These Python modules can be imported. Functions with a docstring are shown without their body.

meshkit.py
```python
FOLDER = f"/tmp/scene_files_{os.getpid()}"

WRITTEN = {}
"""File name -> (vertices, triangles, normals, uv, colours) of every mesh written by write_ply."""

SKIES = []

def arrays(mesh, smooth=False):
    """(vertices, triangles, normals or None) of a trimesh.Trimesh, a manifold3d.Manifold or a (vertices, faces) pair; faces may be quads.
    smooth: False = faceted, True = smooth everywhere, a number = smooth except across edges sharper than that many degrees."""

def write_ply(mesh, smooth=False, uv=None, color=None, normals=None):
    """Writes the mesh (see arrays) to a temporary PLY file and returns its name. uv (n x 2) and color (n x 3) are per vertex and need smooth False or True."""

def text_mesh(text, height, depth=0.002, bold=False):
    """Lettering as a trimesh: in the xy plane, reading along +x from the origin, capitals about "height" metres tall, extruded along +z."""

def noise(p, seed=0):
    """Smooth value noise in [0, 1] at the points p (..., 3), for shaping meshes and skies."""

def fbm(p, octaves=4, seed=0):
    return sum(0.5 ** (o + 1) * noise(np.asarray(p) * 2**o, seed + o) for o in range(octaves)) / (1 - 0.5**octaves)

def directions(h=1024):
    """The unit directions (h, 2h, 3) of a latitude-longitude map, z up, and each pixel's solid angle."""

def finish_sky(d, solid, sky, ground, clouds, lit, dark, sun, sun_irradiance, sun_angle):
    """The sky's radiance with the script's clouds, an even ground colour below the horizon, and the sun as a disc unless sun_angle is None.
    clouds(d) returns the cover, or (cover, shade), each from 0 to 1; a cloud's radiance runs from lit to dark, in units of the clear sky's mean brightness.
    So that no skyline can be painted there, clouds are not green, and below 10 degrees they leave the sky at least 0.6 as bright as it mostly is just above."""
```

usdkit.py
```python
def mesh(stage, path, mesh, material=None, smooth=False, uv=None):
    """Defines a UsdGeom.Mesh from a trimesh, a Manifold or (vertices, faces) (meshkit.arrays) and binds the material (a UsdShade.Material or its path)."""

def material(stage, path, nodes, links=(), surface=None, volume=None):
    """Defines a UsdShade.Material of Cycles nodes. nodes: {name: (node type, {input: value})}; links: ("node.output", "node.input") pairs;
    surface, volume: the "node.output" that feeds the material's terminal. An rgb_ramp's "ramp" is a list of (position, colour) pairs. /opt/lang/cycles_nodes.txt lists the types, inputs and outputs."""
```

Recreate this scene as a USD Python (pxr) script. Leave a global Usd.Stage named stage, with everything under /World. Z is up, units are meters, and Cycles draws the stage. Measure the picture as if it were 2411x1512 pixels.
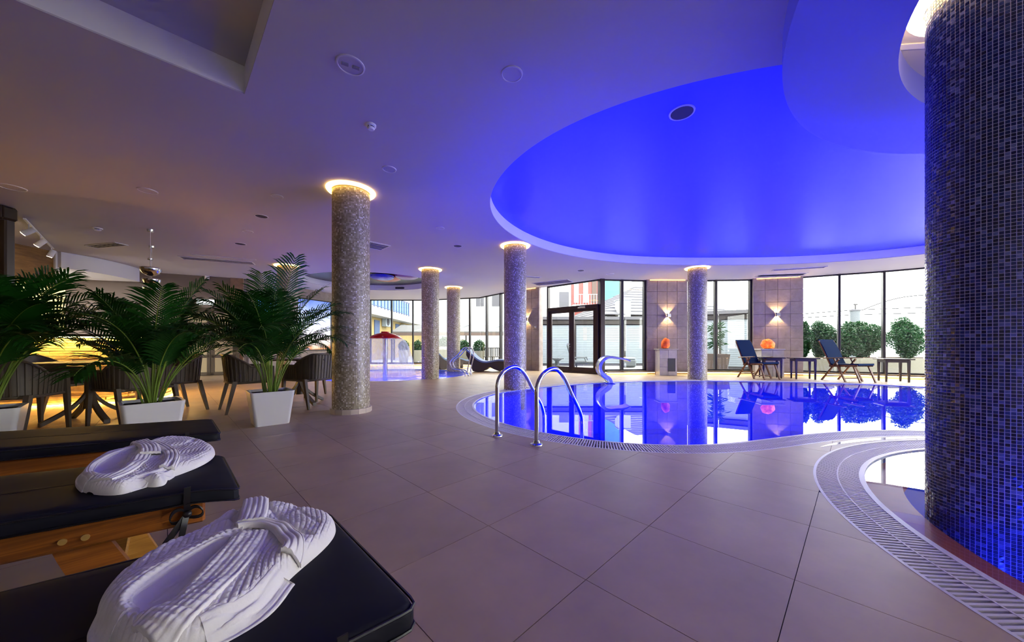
import math
import numpy as np, trimesh, shapely, usdkit, meshkit
from shapely.geometry import Polygon, Point, LineString, MultiPolygon
from scipy.interpolate import splprep, splev
from pxr import Usd, UsdGeom, UsdLux, UsdShade, Gf, Sdf

stage = Usd.Stage.CreateInMemory()
stage.SetDefaultPrim(UsdGeom.Xform.Define(stage, '/World').GetPrim())
UsdGeom.Scope.Define(stage, '/World/Looks')
# ---------------------------------------------------------------- camera, sky, exposure
cam = UsdGeom.Camera.Define(stage, '/World/camera')
cam.AddTranslateOp().Set(Gf.Vec3d(0, 0, 0.95)); cam.AddRotateXOp().Set(90.0)
cam.CreateHorizontalApertureAttr(36.0); cam.CreateVerticalApertureAttr(36.0 * 1512 / 2411)
cam.CreateFocalLengthAttr(12.2); cam.CreateVerticalApertureOffsetAttr(0.881)
cam.CreateExposureAttr(0.45)
SKY = 2.8
sky = UsdLux.DomeLight.Define(stage, '/World/sky')
sky.CreateIntensityAttr(SKY); sky.CreateColorAttr(Gf.Vec3f(1.0, 0.985, 0.95))
BLUE = (0.010, 0.022, 1.0)        # the colour of the underwater pool lamps
POOL_LAMP, SPA_LAMP, KIDS_LAMP = 560.0, 90.0, 300.0
RING = 6.5                        # the warm LED rings on the columns
# ---------------------------------------------------------------- helpers
rng = np.random.default_rng(11)
F, CX, HY, CH, H = 817.0, 1205.0, 815.0, 0.95, 3.2
S2 = math.sqrt(0.5)
E1, E2 = np.array([S2, S2, 0]), np.array([-S2, S2, 0])
PI = math.pi
def fl(px, py, z=0.0):                       # the point of the plane at height z behind a pixel of the photograph
    Y = F * (CH - z) / (py - HY); return np.array([(px - CX) / F * Y, Y, z])
def at(px, py, Y): return np.array([(px - CX) / F * Y, Y, CH + (HY - py) * Y / F])
def lin(c): return tuple(((x / 255 + 0.055) / 1.055) ** 2.4 if x > 10 else x / 255 / 12.92 for x in c)
used = {}
def path_of(name, parent):
    base = (parent.GetPath().pathString if parent is not None else '/World') + '/' + name
    k = used.get(base, 0); used[base] = k + 1
    return base if k == 0 else f'{base}_{k:03d}'
def keys(p, **kw):
    for k, v in kw.items():
        if v: p.SetCustomDataByKey(k, v)
    return p
def obj(name, mesh, mat, parent=None, smooth=30, uv=None, **kw):
    if isinstance(mesh, (list,)): mesh = cat(mesh)
    return keys(usdkit.mesh(stage, path_of(name, parent), mesh, mat, smooth, uv).GetPrim(), **kw)
def grp(name, parent=None, loc=(0, 0, 0), rz=0.0, **kw):
    x = UsdGeom.Xform.Define(stage, path_of(name, parent))
    x.AddTranslateOp().Set(Gf.Vec3d(*map(float, loc))); x.AddRotateZOp().Set(math.degrees(rz))
    return keys(x.GetPrim(), **kw)
def thing(name, label, category, loc=(0, 0, 0), rz=0.0, group=None): return grp(name, None, loc, rz, label=label, category=category, group=group)
def dup(root, loc, rz=0.0, label=None, group=None):
    was = root.GetCustomData(); nm = root.GetName()
    if nm[-4:-3] == '_' and nm[-3:].isdigit(): nm = nm[:-4]
    r = thing(nm, label or was['label'], was['category'], loc, rz, group or was.get('group'))
    r.GetReferences().AddInternalReference(root.GetPath()); r.SetInstanceable(True)
    return r
# ---- meshes
def cat(ms): return trimesh.util.concatenate([m if isinstance(m, trimesh.Trimesh) else trimesh.Trimesh(*m, process=False) for m in ms])
def mv(m, t=(0, 0, 0), rz=0.0, rx=0.0, ry=0.0, s=None):
    m = m.copy(); R = trimesh.transformations.rotation_matrix
    if s is not None: m.apply_scale(s)
    if rx: m.apply_transform(R(rx, [1, 0, 0]))
    if ry: m.apply_transform(R(ry, [0, 1, 0]))
    if rz: m.apply_transform(R(rz, [0, 0, 1]))
    m.apply_translation(np.asarray(t, float)); return m
def bx(c, s, rz=0.0, rx=0.0, ry=0.0): return mv(trimesh.creation.box(s), c, rz, rx, ry)
def cb(c, s, b=0.008, rz=0.0, rx=0.0, ry=0.0):          # chamfered box
    sx, sy, sz = np.asarray(s) / 2; b = min(b, sx * .9, sy * .9, sz * .9)
    p = [(i * (sx - b * (k != 0)), j * (sy - b * (k != 1)), l * (sz - b * (k != 2))) for i in (-1, 1) for j in (-1, 1) for l in (-1, 1) for k in range(3)]
    return mv(trimesh.convex.convex_hull(np.array(p)), c, rz, rx, ry)
def hull(pts): return trimesh.convex.convex_hull(np.asarray(pts, float))
def cyl(c, r, h, n=24, rx=0, ry=0, rz=0): return mv(trimesh.creation.cylinder(r, h, sections=n), c, rz, rx, ry)
def bar(a, b, w, d=None, up=(0, 0, 1)):                  # square bar from a to b; w across, d along "up"
    a, b = np.asarray(a, float), np.asarray(b, float); d = d or w
    t = b - a; L = np.linalg.norm(t); t /= L
    s = np.cross(t, up); s = s / np.linalg.norm(s) if np.linalg.norm(s) > 1e-6 else np.array([1.0, 0, 0])
    u = np.cross(s, t); m = cb((0, 0, 0), (w, L, d), min(w, d) * .15)
    T = np.eye(4); T[:3, 0], T[:3, 1], T[:3, 2], T[:3, 3] = s, t, u, (a + b) / 2
    m.apply_transform(T); return m
def frames(P):
    P = np.asarray(P, float); T = np.gradient(P, axis=0); T /= np.linalg.norm(T, axis=1, keepdims=True) + 1e-12
    A = np.zeros_like(P); a = np.cross(T[0], [0, 0, 1.0])
    if np.linalg.norm(a) < 1e-3: a = np.cross(T[0], [0, 1.0, 0])
    for i in range(len(P)):
        a = a - T[i] * np.dot(a, T[i]); a = a / (np.linalg.norm(a) + 1e-12); A[i] = a
    return T, A, np.cross(T, A)
def loft(rings, caps=True, closed=False):                # rings: (m, n, 3)
    R = np.asarray(rings, float); m, n = R.shape[:2]
    i, j = np.meshgrid(np.arange(m if closed else m - 1), np.arange(n), indexing='ij'); i2, j2 = (i + 1) % m, (j + 1) % n
    q = np.stack([i * n + j, i * n + j2, i2 * n + j2, i2 * n + j], -1).reshape(-1, 4)
    f = np.vstack([q[:, [0, 1, 2]], q[:, [0, 2, 3]]]); v = R.reshape(-1, 3)
    if caps and not closed:
        v = np.vstack([v, R[0].mean(0), R[-1].mean(0)]); a, b = len(v) - 2, len(v) - 1; k = np.arange(n); k2 = (k + 1) % n
        f = np.vstack([f, np.stack([np.full(n, a), k2, k], 1), np.stack([np.full(n, b), (m - 1) * n + k, (m - 1) * n + k2], 1)])
    return trimesh.Trimesh(v, f, process=False)
def tube(P, r, n=10, closed=False):
    P = np.asarray(P, float); T, A, B = frames(P); r = np.broadcast_to(r, len(P))
    g = np.arange(n) * 2 * PI / n
    return loft(P[:, None] + r[:, None, None] * (np.cos(g)[None, :, None] * A[:, None] + np.sin(g)[None, :, None] * B[:, None]), True, closed)
def strap(P, w, t, side):                                 # flat band along P, width w along "side", thickness t
    P = np.asarray(P, float); s = np.asarray(side, float); s = np.broadcast_to(s / np.linalg.norm(s), P.shape)
    T = np.gradient(P, axis=0); T /= np.linalg.norm(T, axis=1, keepdims=True); nn = np.cross(s, T); nn /= np.linalg.norm(nn, axis=1, keepdims=True)
    w = np.broadcast_to(w, len(P))[:, None]
    return loft(np.stack([P - s * w / 2 - nn * t / 2, P + s * w / 2 - nn * t / 2, P + s * w / 2 + nn * t / 2, P - s * w / 2 + nn * t / 2], 1))
def lathe(prof, n=32, c=(0, 0, 0)):                       # prof: (r, z) rows
    p = np.asarray(prof, float); g = np.arange(n) * 2 * PI / n
    m = loft(np.stack([p[:, :1] * np.cos(g), p[:, :1] * np.sin(g), np.repeat(p[:, 1:], n, 1)], -1), False); m.invert(); return mv(m, c)
def ext(poly, z0, z1):
    ps = [g for g in getattr(poly, 'geoms', [poly]) if g.area > 1e-6]
    return cat([mv(trimesh.creation.extrude_polygon(g, z1 - z0, engine='earcut'), (0, 0, z0)) for g in ps])
def wall_strip(pts, z0, z1, closed=True):
    p = np.asarray(pts, float); n = len(p); v = np.vstack([np.c_[p, np.full(n, z0)], np.c_[p, np.full(n, z1)]])
    k = np.arange(n if closed else n - 1); k2 = (k + 1) % n
    return trimesh.Trimesh(v, np.vstack([np.stack([k, k2, n + k2], 1), np.stack([k, n + k2, n + k], 1)]), process=False)
def spl(pts, n=200, closed=True, s=0.0):
    p = np.asarray(pts, float)
    if closed: p = np.vstack([p, p[:1]])
    tck, _ = splprep(p.T, s=s, per=closed, k=min(3, len(p) - 1)); o = np.array(splev(np.linspace(0, 1, n + (1 if closed else 0)), tck)).T
    return o[:-1] if closed else o
def ell(c, rx, ry, n=96): g = np.arange(n) * 2 * PI / n; return np.c_[c[0] + rx * np.cos(g), c[1] + ry * np.sin(g)]
# ---- materials
def pm(name, rgb, rough=0.5, metal=0.0, spec=0.5, var=None, bump=None, rand=0.0, emit=0.0, ecol=None, stretch=None, linear=False, **kw):
    c = rgb if linear else lin(rgb)
    n = {'p': ('principled_bsdf', {'base_color': c, 'roughness': rough, 'metallic': metal, 'specular_ior_level': spec, **kw})}; L = []
    if emit: n['p'][1].update(emission_color=ecol or c, emission_strength=emit)
    if var or bump:
        n['t'] = ('texture_coordinate', {}); src = 't.object'
        if stretch is not None: n['m'] = ('mapping', {'scale': stretch}); L.append(('t.object', 'm.vector')); src = 'm.vector'
    out = None
    if var:
        n['n'] = ('noise_texture', {'scale': var[0], 'detail': 5.0, 'roughness': 0.6}); L.append((src, 'n.vector'))
        a = var[1]; n['r'] = ('rgb_ramp', {'ramp': [(0.25, [x * (1 - a) for x in c]), (0.75, [min(1, x * (1 + a)) for x in c])]})
        L += [('n.fac', 'r.fac')]; out = 'r.color'
    if rand:
        n['oi'] = ('object_info', {}); n['mr'] = ('map_range', {'from_min': 0.0, 'from_max': 1.0, 'to_min': 1 - rand, 'to_max': 1 + rand})
        n['hs'] = ('hsv', {'color': c}); L += [('oi.random', 'mr.value'), ('mr.result', 'hs.value')]
        if out: L.append((out, 'hs.color'))
        out = 'hs.color'
    if out: L.append((out, 'p.base_color'))
    if bump:
        n['bn'] = ('noise_texture', {'scale': bump[0], 'detail': 4.0}); n['b'] = ('bump', {'strength': bump[1], 'distance': bump[2] if len(bump) > 2 else 0.01})
        L += [(src, 'bn.vector'), ('bn.fac', 'b.height'), ('b.normal', 'p.normal')]
    return usdkit.material(stage, '/World/Looks/' + name, n, L, surface='p.BSDF')
def glow(name, col, strength): return usdkit.material(stage, '/World/Looks/' + name, {'e': ('emission', {'color': col, 'strength': float(strength)})}, [], surface='e.emission')
def waterm(name, tint, bump=None, ior=1.33, spread=0.0):
    # the same reflectance from both sides, so that a ray leaving a pane is not held back
    n = {'ge': ('geometry', {}), 'io': ('map_range', {'from_min': 0.0, 'from_max': 1.0, 'to_min': ior, 'to_max': 1 / ior}), 'f': ('fresnel', {'IOR': ior}), 't': ('transparent_bsdf', {'color': tint}), 'g': ('glossy_bsdf', {'color': (1, 1, 1), 'roughness': spread}), 'x': ('mix_closure', {})}
    L = [('ge.backfacing', 'io.value'), ('io.result', 'f.IOR'), ('f.fac', 'x.fac'), ('t.BSDF', 'x.closure1'), ('g.BSDF', 'x.closure2')]
    if bump:
        n.update(tc=('texture_coordinate', {}), nn=('noise_texture', {'scale': bump[0], 'detail': 3.0}), b=('bump', {'strength': bump[1], 'distance': bump[2]}))
        L += [('tc.object', 'nn.vector'), ('nn.fac', 'b.height'), ('b.normal', 'g.normal'), ('b.normal', 'f.normal')]
    return usdkit.material(stage, '/World/Looks/' + name, n, L, surface='x.closure')
def foamy(name):                                         # churned, bubbly water: a cloudy body under a rippled skin
    n = {'f': ('layer_weight', {'blend': .25}), 'tc': ('texture_coordinate', {}), 'nn': ('noise_texture', {'scale': 4.0, 'detail': 3.0}), 'b': ('bump', {'strength': .7, 'distance': .06}), 't': ('transparent_bsdf', {'color': (.7, .8, 1)}), 'l': ('translucent_bsdf', {'color': (.6, .68, 1)}), 'd': ('diffuse_bsdf', {'color': (.16, .20, .62)}),
         'y': ('mix_closure', {'fac': .5}), 'z': ('mix_closure', {'fac': .6}), 'g': ('glossy_bsdf', {'roughness': .06, 'color': (1, 1, 1)}), 's': ('math', {'math_type': 'multiply', 'value2': .42}), 'x': ('mix_closure', {})}
    return usdkit.material(stage, '/World/Looks/' + name, n, [('tc.object', 'nn.vector'), ('nn.fac', 'b.height'), ('b.normal', 'g.normal'), ('b.normal', 'f.normal'), ('l.BSDF', 'y.closure1'), ('d.BSDF', 'y.closure2'), ('t.BSDF', 'z.closure1'), ('y.closure', 'z.closure2'), ('f.fresnel', 's.value1'), ('s.value', 'x.fac'), ('z.closure', 'x.closure1'), ('g.BSDF', 'x.closure2')], surface='x.closure')
def mosaicm(name, stops, rough):
    n = {'t': ('texture_coordinate', {}), 'fl': ('vector_math', {'math_type': 'floor'}), 'w': ('white_noise_texture', {'dimensions': '2D'}),
         'r': ('rgb_ramp', {'interpolate': False, 'ramp': [(a, lin(c)) for a, c in stops]}), 'p': ('principled_bsdf', {'roughness': rough, 'specular_ior_level': 0.6})}
    return usdkit.material(stage, '/World/Looks/' + name, n, [('t.UV', 'fl.vector1'), ('fl.vector', 'w.vector'), ('w.value', 'r.fac'), ('r.color', 'p.base_color')], surface='p.BSDF')
def woodm(name, a, b, rough=0.4, stretch=(1.5, 14, 14), **kw):
    n = {'t': ('texture_coordinate', {}), 'm': ('mapping', {'scale': stretch}), 'n': ('noise_texture', {'scale': 2.2, 'detail': 8.0, 'roughness': 0.65, 'distortion': 0.6}),
         'r': ('rgb_ramp', {'ramp': [(0.3, lin(a)), (0.5, lin([(x + y) / 2 for x, y in zip(a, b)])), (0.72, lin(b))]}), 'p': ('principled_bsdf', {'roughness': rough, **kw}), 'b': ('bump', {'strength': 0.12, 'distance': 0.004})}
    return usdkit.material(stage, '/World/Looks/' + name, n, [('t.object', 'm.vector'), ('m.vector', 'n.vector'), ('n.fac', 'r.fac'), ('r.color', 'p.base_color'), ('n.fac', 'b.height'), ('b.normal', 'p.normal')], surface='p.BSDF')

M = dict(
    ceiling=pm('ceiling_paint', (196, 192, 198), 0.75, var=(0.6, 0.02)),
    membrane=pm('blue_stretch_ceiling', (72, 86, 238), 0.4, spec=0.4), ringpaint=pm('pale_blue_paint', (126, 130, 226), 0.6),  # blue glow of the pool lamps is put into these two ceiling colours
    floor=pm('porcelain_tile', (190, 165, 130), 0.42, spec=0.45, var=(2.6, 0.13), rand=0.05, bump=(45, 0.03, 0.004)),
    grout=pm('dark_grout', (62, 54, 52), 0.9),
    plaster=pm('taupe_plaster', (112, 98, 88), 0.6, var=(1.2, 0.08)),
    panel=woodm('honey_panel', (104, 74, 34), (150, 112, 58), 0.35, (1, 1, 6)),
    white=pm('white_paint', (236, 236, 236), 0.5),
    grate=pm('grate_plastic', (222, 214, 208), 0.45, var=(30, 0.06)),
    rim=pm('rim_white', (226, 220, 216), 0.4),
    trough=pm('trough', (22, 20, 20), 0.8),
    basin=pm('basin_tile', (66, 110, 226), 0.35, var=(3, 0.05)),
    ledge=pm('ledge_tile', (196, 100, 44), 0.4, var=(5, 0.15)),
    mframe=pm('dark_aluminium', (44, 40, 38), 0.4, 0.3),
    bronze=pm('bronze_frame', (52, 34, 26), 0.35, 0.2),
    chrome=pm('polished_steel', (205, 208, 212), 0.12, 1.0),
    steel=pm('brushed_steel', (180, 184, 190), 0.25, 1.0),
    mosaic=mosaicm('beige_mosaic', [(0.0, (164, 152, 120)), (0.3, (182, 170, 138)), (0.58, (148, 136, 106)), (0.78, (198, 188, 158)), (0.92, (228, 222, 204))], 0.3),
    mosaic_dark=mosaicm('slate_mosaic', [(0.0, (24, 36, 62)), (0.3, (32, 48, 80)), (0.55, (20, 26, 44)), (0.8, (52, 68, 100)), (0.92, (104, 114, 138))], 0.16),  # blue lamp light on the spa column is put into its tile colours
    grout_light=pm('light_grout', (224, 220, 224), 0.8),
    grout_mid=pm('mid_grout', (116, 108, 88), 0.9),
    stone=pm('pillar_travertine', (148, 136, 126), 0.6, var=(7, 0.2), rand=0.07, bump=(24, 0.35, 0.01)),
    skirting=pm('beige_skirting', (206, 190, 168), 0.45, rand=0.06),
    ring_bright=glow('warm_led_bright', (1.0, 0.66, 0.30), RING * 2.6),
    ring=glow('warm_led', (1.0, 0.60, 0.15), RING),
    lamp=glow('pool_lamp_lens', BLUE, POOL_LAMP), spa_lamp=glow('spa_lamp_lens', BLUE, SPA_LAMP), kids_lamp=glow('kids_lamp_lens', (0.10, 0.10, 1.0), KIDS_LAMP),
    water=waterm('still_water', (0.22, 0.34, 1.0), (1.1, 0.012, 0.02)), spa_water=waterm('spa_water', (0.86, 0.88, 1.0), (1.3, 0.012, 0.02)), kids_water=foamy('bubbling_water'),
    glass=waterm('window_glass', (0.97, 0.99, 0.985), ior=1.38),
)
# ================================================================ the setting
GL = [(-6.95, 16.85), (-4.2, 16.9), (-1.47, 16.05), (-0.45, 14.75), (1.37, 13.15), (2.95, 11.7), (4.57, 11.9), (5.88, 11.92), (8.02, 11.75), (9.39, 11.33), (10.19, 10.9), (11.15, 10.42), (11.8, 9.95), (13.1, 8.6), (14.0, 6.6), (14.3, 4.0), (14.2, 0.5), (13.6, -4.0)]
WEST = [(-10.9, -4.0), (-10.9, 8.25), (-13.0, 8.25), (-13.0, 9.65), (-11.2, 10.5), (-9.0, 11.6)]
ROOM = Polygon(WEST + GL)
POOL = Polygon(spl([(-.593, 5.504), (-.558, 6.159), (-.39, 6.93), (.382, 7.70), (1.29, 8.435), (2.615, 9.13), (4.33, 9.44), (6.48, 9.42), (7.9, 9.0), (9.05, 8.5), (9.9, 7.8), (10.4, 6.7), (10.2, 5.5), (9.1, 4.6), (7.6, 3.9), (6.0, 3.55), (4.678, 3.92), (3.776, 3.92), (3.008, 3.695), (2.545, 3.52), (2.224, 3.434), (1.8, 3.374), (1.41, 3.359), (.988, 3.449), (.557, 3.643), (.155, 3.96), (-.094, 4.264), (-.361, 4.76)], 260, s=0.02))
SPA_C = (4.25, 0.9)
SPA = Point(SPA_C).buffer(2.34, 48)
KIDS = Polygon(ell((-4.2, 11.8), 2.7, 2.45))
POOL_O, SPA_O = POOL.buffer(0.28), SPA.buffer(0.28)
# ---- floor: 60 cm tiles laid at 45 degrees, each clipped to the room and the pools
fl_s = grp('floor', kind='structure')
LAND = ROOM.difference(shapely.union_all([POOL_O, SPA_O, KIDS.buffer(0.05)]))
obj('grout_bed', ext(LAND, -0.12, -0.003), M['grout'], fl_s, False)
A0 = np.array([0.30, 1.41]); tiles = []
for i in range(-40, 40):
    for j in range(-40, 40):
        c = A0 + 0.6 * ((i + .5) * E1[:2] + (j + .5) * E2[:2]); d = np.array([E1[:2] + E2[:2], E1[:2] - E2[:2]])
        q = Polygon([c + .2985 * v for v in (d[0], -d[1], -d[0], d[1])])
        if not LAND.intersects(q): continue
        q = LAND.intersection(q)
        for g in getattr(q, 'geoms', [q]):
            if g.geom_type == 'Polygon' and g.area > 0.002: tiles.append((g, c))
def in_view(c): return c[1] > 0.45 and abs(c[0]) < 1.6 * c[1] + .5
tiles.sort(key=lambda t: (not in_view(t[1]), math.hypot(*t[1])))
for g, c in tiles[:300]: obj('tile', ext(g, -0.02, 0.0), M['floor'], fl_s, False)
obj('tiles', cat([ext(g, -0.02, 0.0) for g, c in tiles[300:]]), M['floor'], fl_s, False, kind='stuff')
# ---- ceiling with its recesses
CEIL_MAIN = Polygon(spl([(-.34, 5.41), (-.34, 5.78), (-.21, 6.49), (.09, 7.21), (.39, 7.63), (.94, 8.24), (1.88, 8.88), (3.26, 9.48), (4.75, 9.62), (5.96, 9.64), (6.91, 9.65), (8.34, 9.33), (9.52, 8.88), (10.06, 8.51), (10.7, 7.4), (10.6, 5.8), (9.7, 4.4), (7.8, 3.1), (5.5, 2.6), (3.6, 2.62), (2.16, 2.785), (1.52, 2.965), (1.13, 3.126), (.81, 3.35), (.39, 3.73), (.01, 4.28), (-.25, 4.86)], 260, s=0.01))
KIDS_REC = Polygon(ell((-5.0, 12.25), 2.2, 1.75))
c0 = np.array([-2.39, 3.1]); e1, e2 = E1[:2], E2[:2]
SQ_REC = Polygon([c0, c0 - 2.5 * e1, c0 - 2.5 * e1 - 2.5 * e2, c0 - 2.5 * e2])
SPA_OPEN = Point(SPA_C).buffer(2.17, 48)
cl = grp('ceiling', kind='structure')
obj('ceiling_slab', ext(ROOM.difference(shapely.union_all([CEIL_MAIN, KIDS_REC, SQ_REC, SPA_OPEN])), H, H + 0.012), M['ceiling'], cl, False)
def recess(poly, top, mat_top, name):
    obj('recess_edge', ext(poly.buffer(0.05).difference(poly), H + .012, top), M['white'], cl, 40)  # paler than the slab: white light on the edges is in the colour
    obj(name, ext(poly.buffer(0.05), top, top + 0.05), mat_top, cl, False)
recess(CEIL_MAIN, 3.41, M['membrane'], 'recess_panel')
recess(SQ_REC, 3.45, M['ceiling'], 'recess_panel')
def spacem():
    n = {'t': ('texture_coordinate', {}), 'n': ('noise_texture', {'scale': 1.3, 'detail': 6.0}), 'r': ('rgb_ramp', {'ramp': [(0.35, lin((4, 3, 16))), (0.6, lin((14, 6, 34))), (0.8, lin((50, 14, 56)))]}),
         'v': ('voronoi_texture', {'scale': 9.0}), 's': ('math', {'math_type': 'less_than', 'value2': 0.06}), 'x': ('mix', {'color2': (.9, .9, 1)}), 'p': ('principled_bsdf', {'roughness': 0.35})}
    return usdkit.material(stage, '/World/Looks/space_print', n, [('t.object', 'n.vector'), ('n.fac', 'r.fac'), ('t.object', 'v.vector'), ('v.distance', 's.value1'), ('s.value', 'x.fac'), ('r.color', 'x.color1'), ('x.color', 'p.base_color')], surface='p.BSDF')
recess(KIDS_REC, 3.40, spacem(), 'starry_panel')
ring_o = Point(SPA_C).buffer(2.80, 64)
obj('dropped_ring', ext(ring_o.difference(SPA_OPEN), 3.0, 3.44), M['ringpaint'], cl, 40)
obj('spa_panel', ext(SPA_OPEN.buffer(.05), 3.22, 3.26), M['ceiling'], cl, False)
# planets on the starry panel
def pl(px, py): return fl(px, py, 3.37)[:2]
for (px, py), r, c, lab in (((910, 655), .50, (186, 30, 24), 'large glossy red half globe on the starry ceiling over the splash pool'), ((899, 648), .40, (30, 40, 190), 'glossy blue half globe partly covering the red one on the starry ceiling'), ((957, 651), .40, (140, 84, 150), 'mauve half globe on the starry ceiling, right of the red one')):
    p = pl(px, py); m = lathe([(1e-3, -.10), (.4 * r, -.095), (.75 * r, -.07), (.95 * r, -.03), (r, 0.03), (1e-3, .03)], 32, (p[0], p[1], 3.37 - (.06 if 'blue' in lab else 0)))
    obj('ceiling_globe', m, pm('globe_%d' % px, c, 0.25), label=lab, category='ceiling decoration')
p = pl(884, 652); obj('star_lamp', mv(trimesh.creation.icosphere(2, .045), (p[0], p[1], 3.33)), glow('star_glow', (1, .8, .55), 12), label='small round glowing lamp on the starry ceiling beside the red globe', category='lamp')
# ---- walls
wl = grp('wall_left', kind='structure')
obj('wall_surface', ext(Polygon([(-10.9, -4), (-11.05, -4), (-11.05, 8.25), (-10.9, 8.25)]), 0, H), M['panel'], wl, False)
wb = grp('wall_back', kind='structure')
obj('wall_surface', ext(LineString([(-13.1, 8.2), (-13.1, 9.7), (-11.2, 10.6), (-9.0, 11.7)]).buffer(.1, join_style=2, single_sided=False).difference(ROOM), 0, H), M['plaster'], wb, False)
wf = grp('wall_front', kind='structure')
obj('wall_surface', bx((1.3, -4.08, 1.6), (24.8, .15, 3.2)), M['white'], wf, False)
obj('corner_trim', bx((-10.87, 8.27, 1.6), (.05, .05, 3.2)), M['white'], wl, False)
wm = grp('wall_side', kind='structure')
obj('wall_surface', ext(LineString([(-9.0, 11.65), (-6.95, 16.9)]).buffer(.08, cap_style=2).difference(ROOM), 0, H), M['stone'], wm, False)
q = np.array([-8.95, 11.66]); obj('stone_strip', ext(Polygon([(-9.27, 11.42), (-8.97, 11.57), (-8.99, 11.63), (-9.29, 11.48)]), 0, H), pm('brown_stone', (140, 112, 88), .55, var=(6, .2)), wb, False)
# ---- glazing
GLS = LineString(GL)
def on_glass(px):                                        # where the sight line through a column of the photograph meets the glass wall
    k = (px - CX) / F; g = GLS.intersection(LineString([(0, 0.01), (k * 30, 30)]))
    g = getattr(g, 'geoms', [g]); return np.array(min(g, key=lambda p: p.y).coords[0][:2])
def arc(a): return GLS.project(Point(*a))
def bay(a, b, n, mull=0.055, z0=0.10, z1=H, first=True, last=True):
    sa, sb = arc(a), arc(b); w = grp('window_%d' % n, kind='structure')
    ks = [sa] + sorted(GLS.project(Point(p)) for p in GL if sa + .05 < GLS.project(Point(p)) < sb - .05) + [sb]
    for s, t in zip(ks[:-1], ks[1:]):
        P, Q = (np.array(GLS.interpolate(x).coords[0]) for x in (s, t)); d = Q - P; L = np.linalg.norm(d); ang = math.atan2(d[1], d[0]); c = (P + Q) / 2
        obj('pane', bx((*c, (z0 + z1) / 2), (L - .02, .012, z1 - z0 - .04), ang), M['glass'], w, False)
        obj('head_rail', bx((*c, z1 - .02), (L, .07, .04), ang), M['mframe'], w, False)
        obj('bottom_rail', bx((*c, z0 + .03), (L, .07, .06), ang), M['mframe'], w, False)
    P, Q = (np.array(GLS.interpolate(x).coords[0]) for x in (sa, sb))
    ang = math.atan2(*(Q - P)[::-1])
    if first: obj('mullion', cb((*P, (z0 + z1) / 2), (mull, .14, z1 - z0), .006, ang), M['mframe'], w, False)
    if last: obj('mullion', cb((*Q, (z0 + z1) / 2), (mull, .14, z1 - z0), .006, ang), M['mframe'], w, False)
    return w
cuts_left = [on_glass(x) for x in (872, 922, 972, 1030, 1106, 1146, 1179, 1238)]
k = 1
first = np.array(GL[0]) + [0.05, 0]
for a, b in zip([first] + cuts_left[:-1], cuts_left): bay(a, b, k, first=(k == 1)); k += 1
bay(on_glass(1419), on_glass(1463), k, .09); k += 1
bay(on_glass(1463), on_glass(1517), k, .09, first=False); k += 1
bay(on_glass(1613), on_glass(1684), k, .07); k += 1
bay(on_glass(1684), on_glass(1766), k, .07, first=False); k += 1
cr = [on_glass(x) for x in (1886, 1975, 2080)] + [np.array(p) for p in ((12.2, 9.55), (13.1, 8.6), (13.63, 7.4), (14.0, 6.6), (14.15, 5.3), (14.3, 4.0), (14.26, 2.3), (14.2, 0.5), (13.9, -1.7), (13.6, -4.0))]  # out-of-view bays down the right side are added to let in daylight
for a, b in zip(cr[:-1], cr[1:]): bay(a, b, k, .06, first=(a is cr[0])); k += 1
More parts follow.
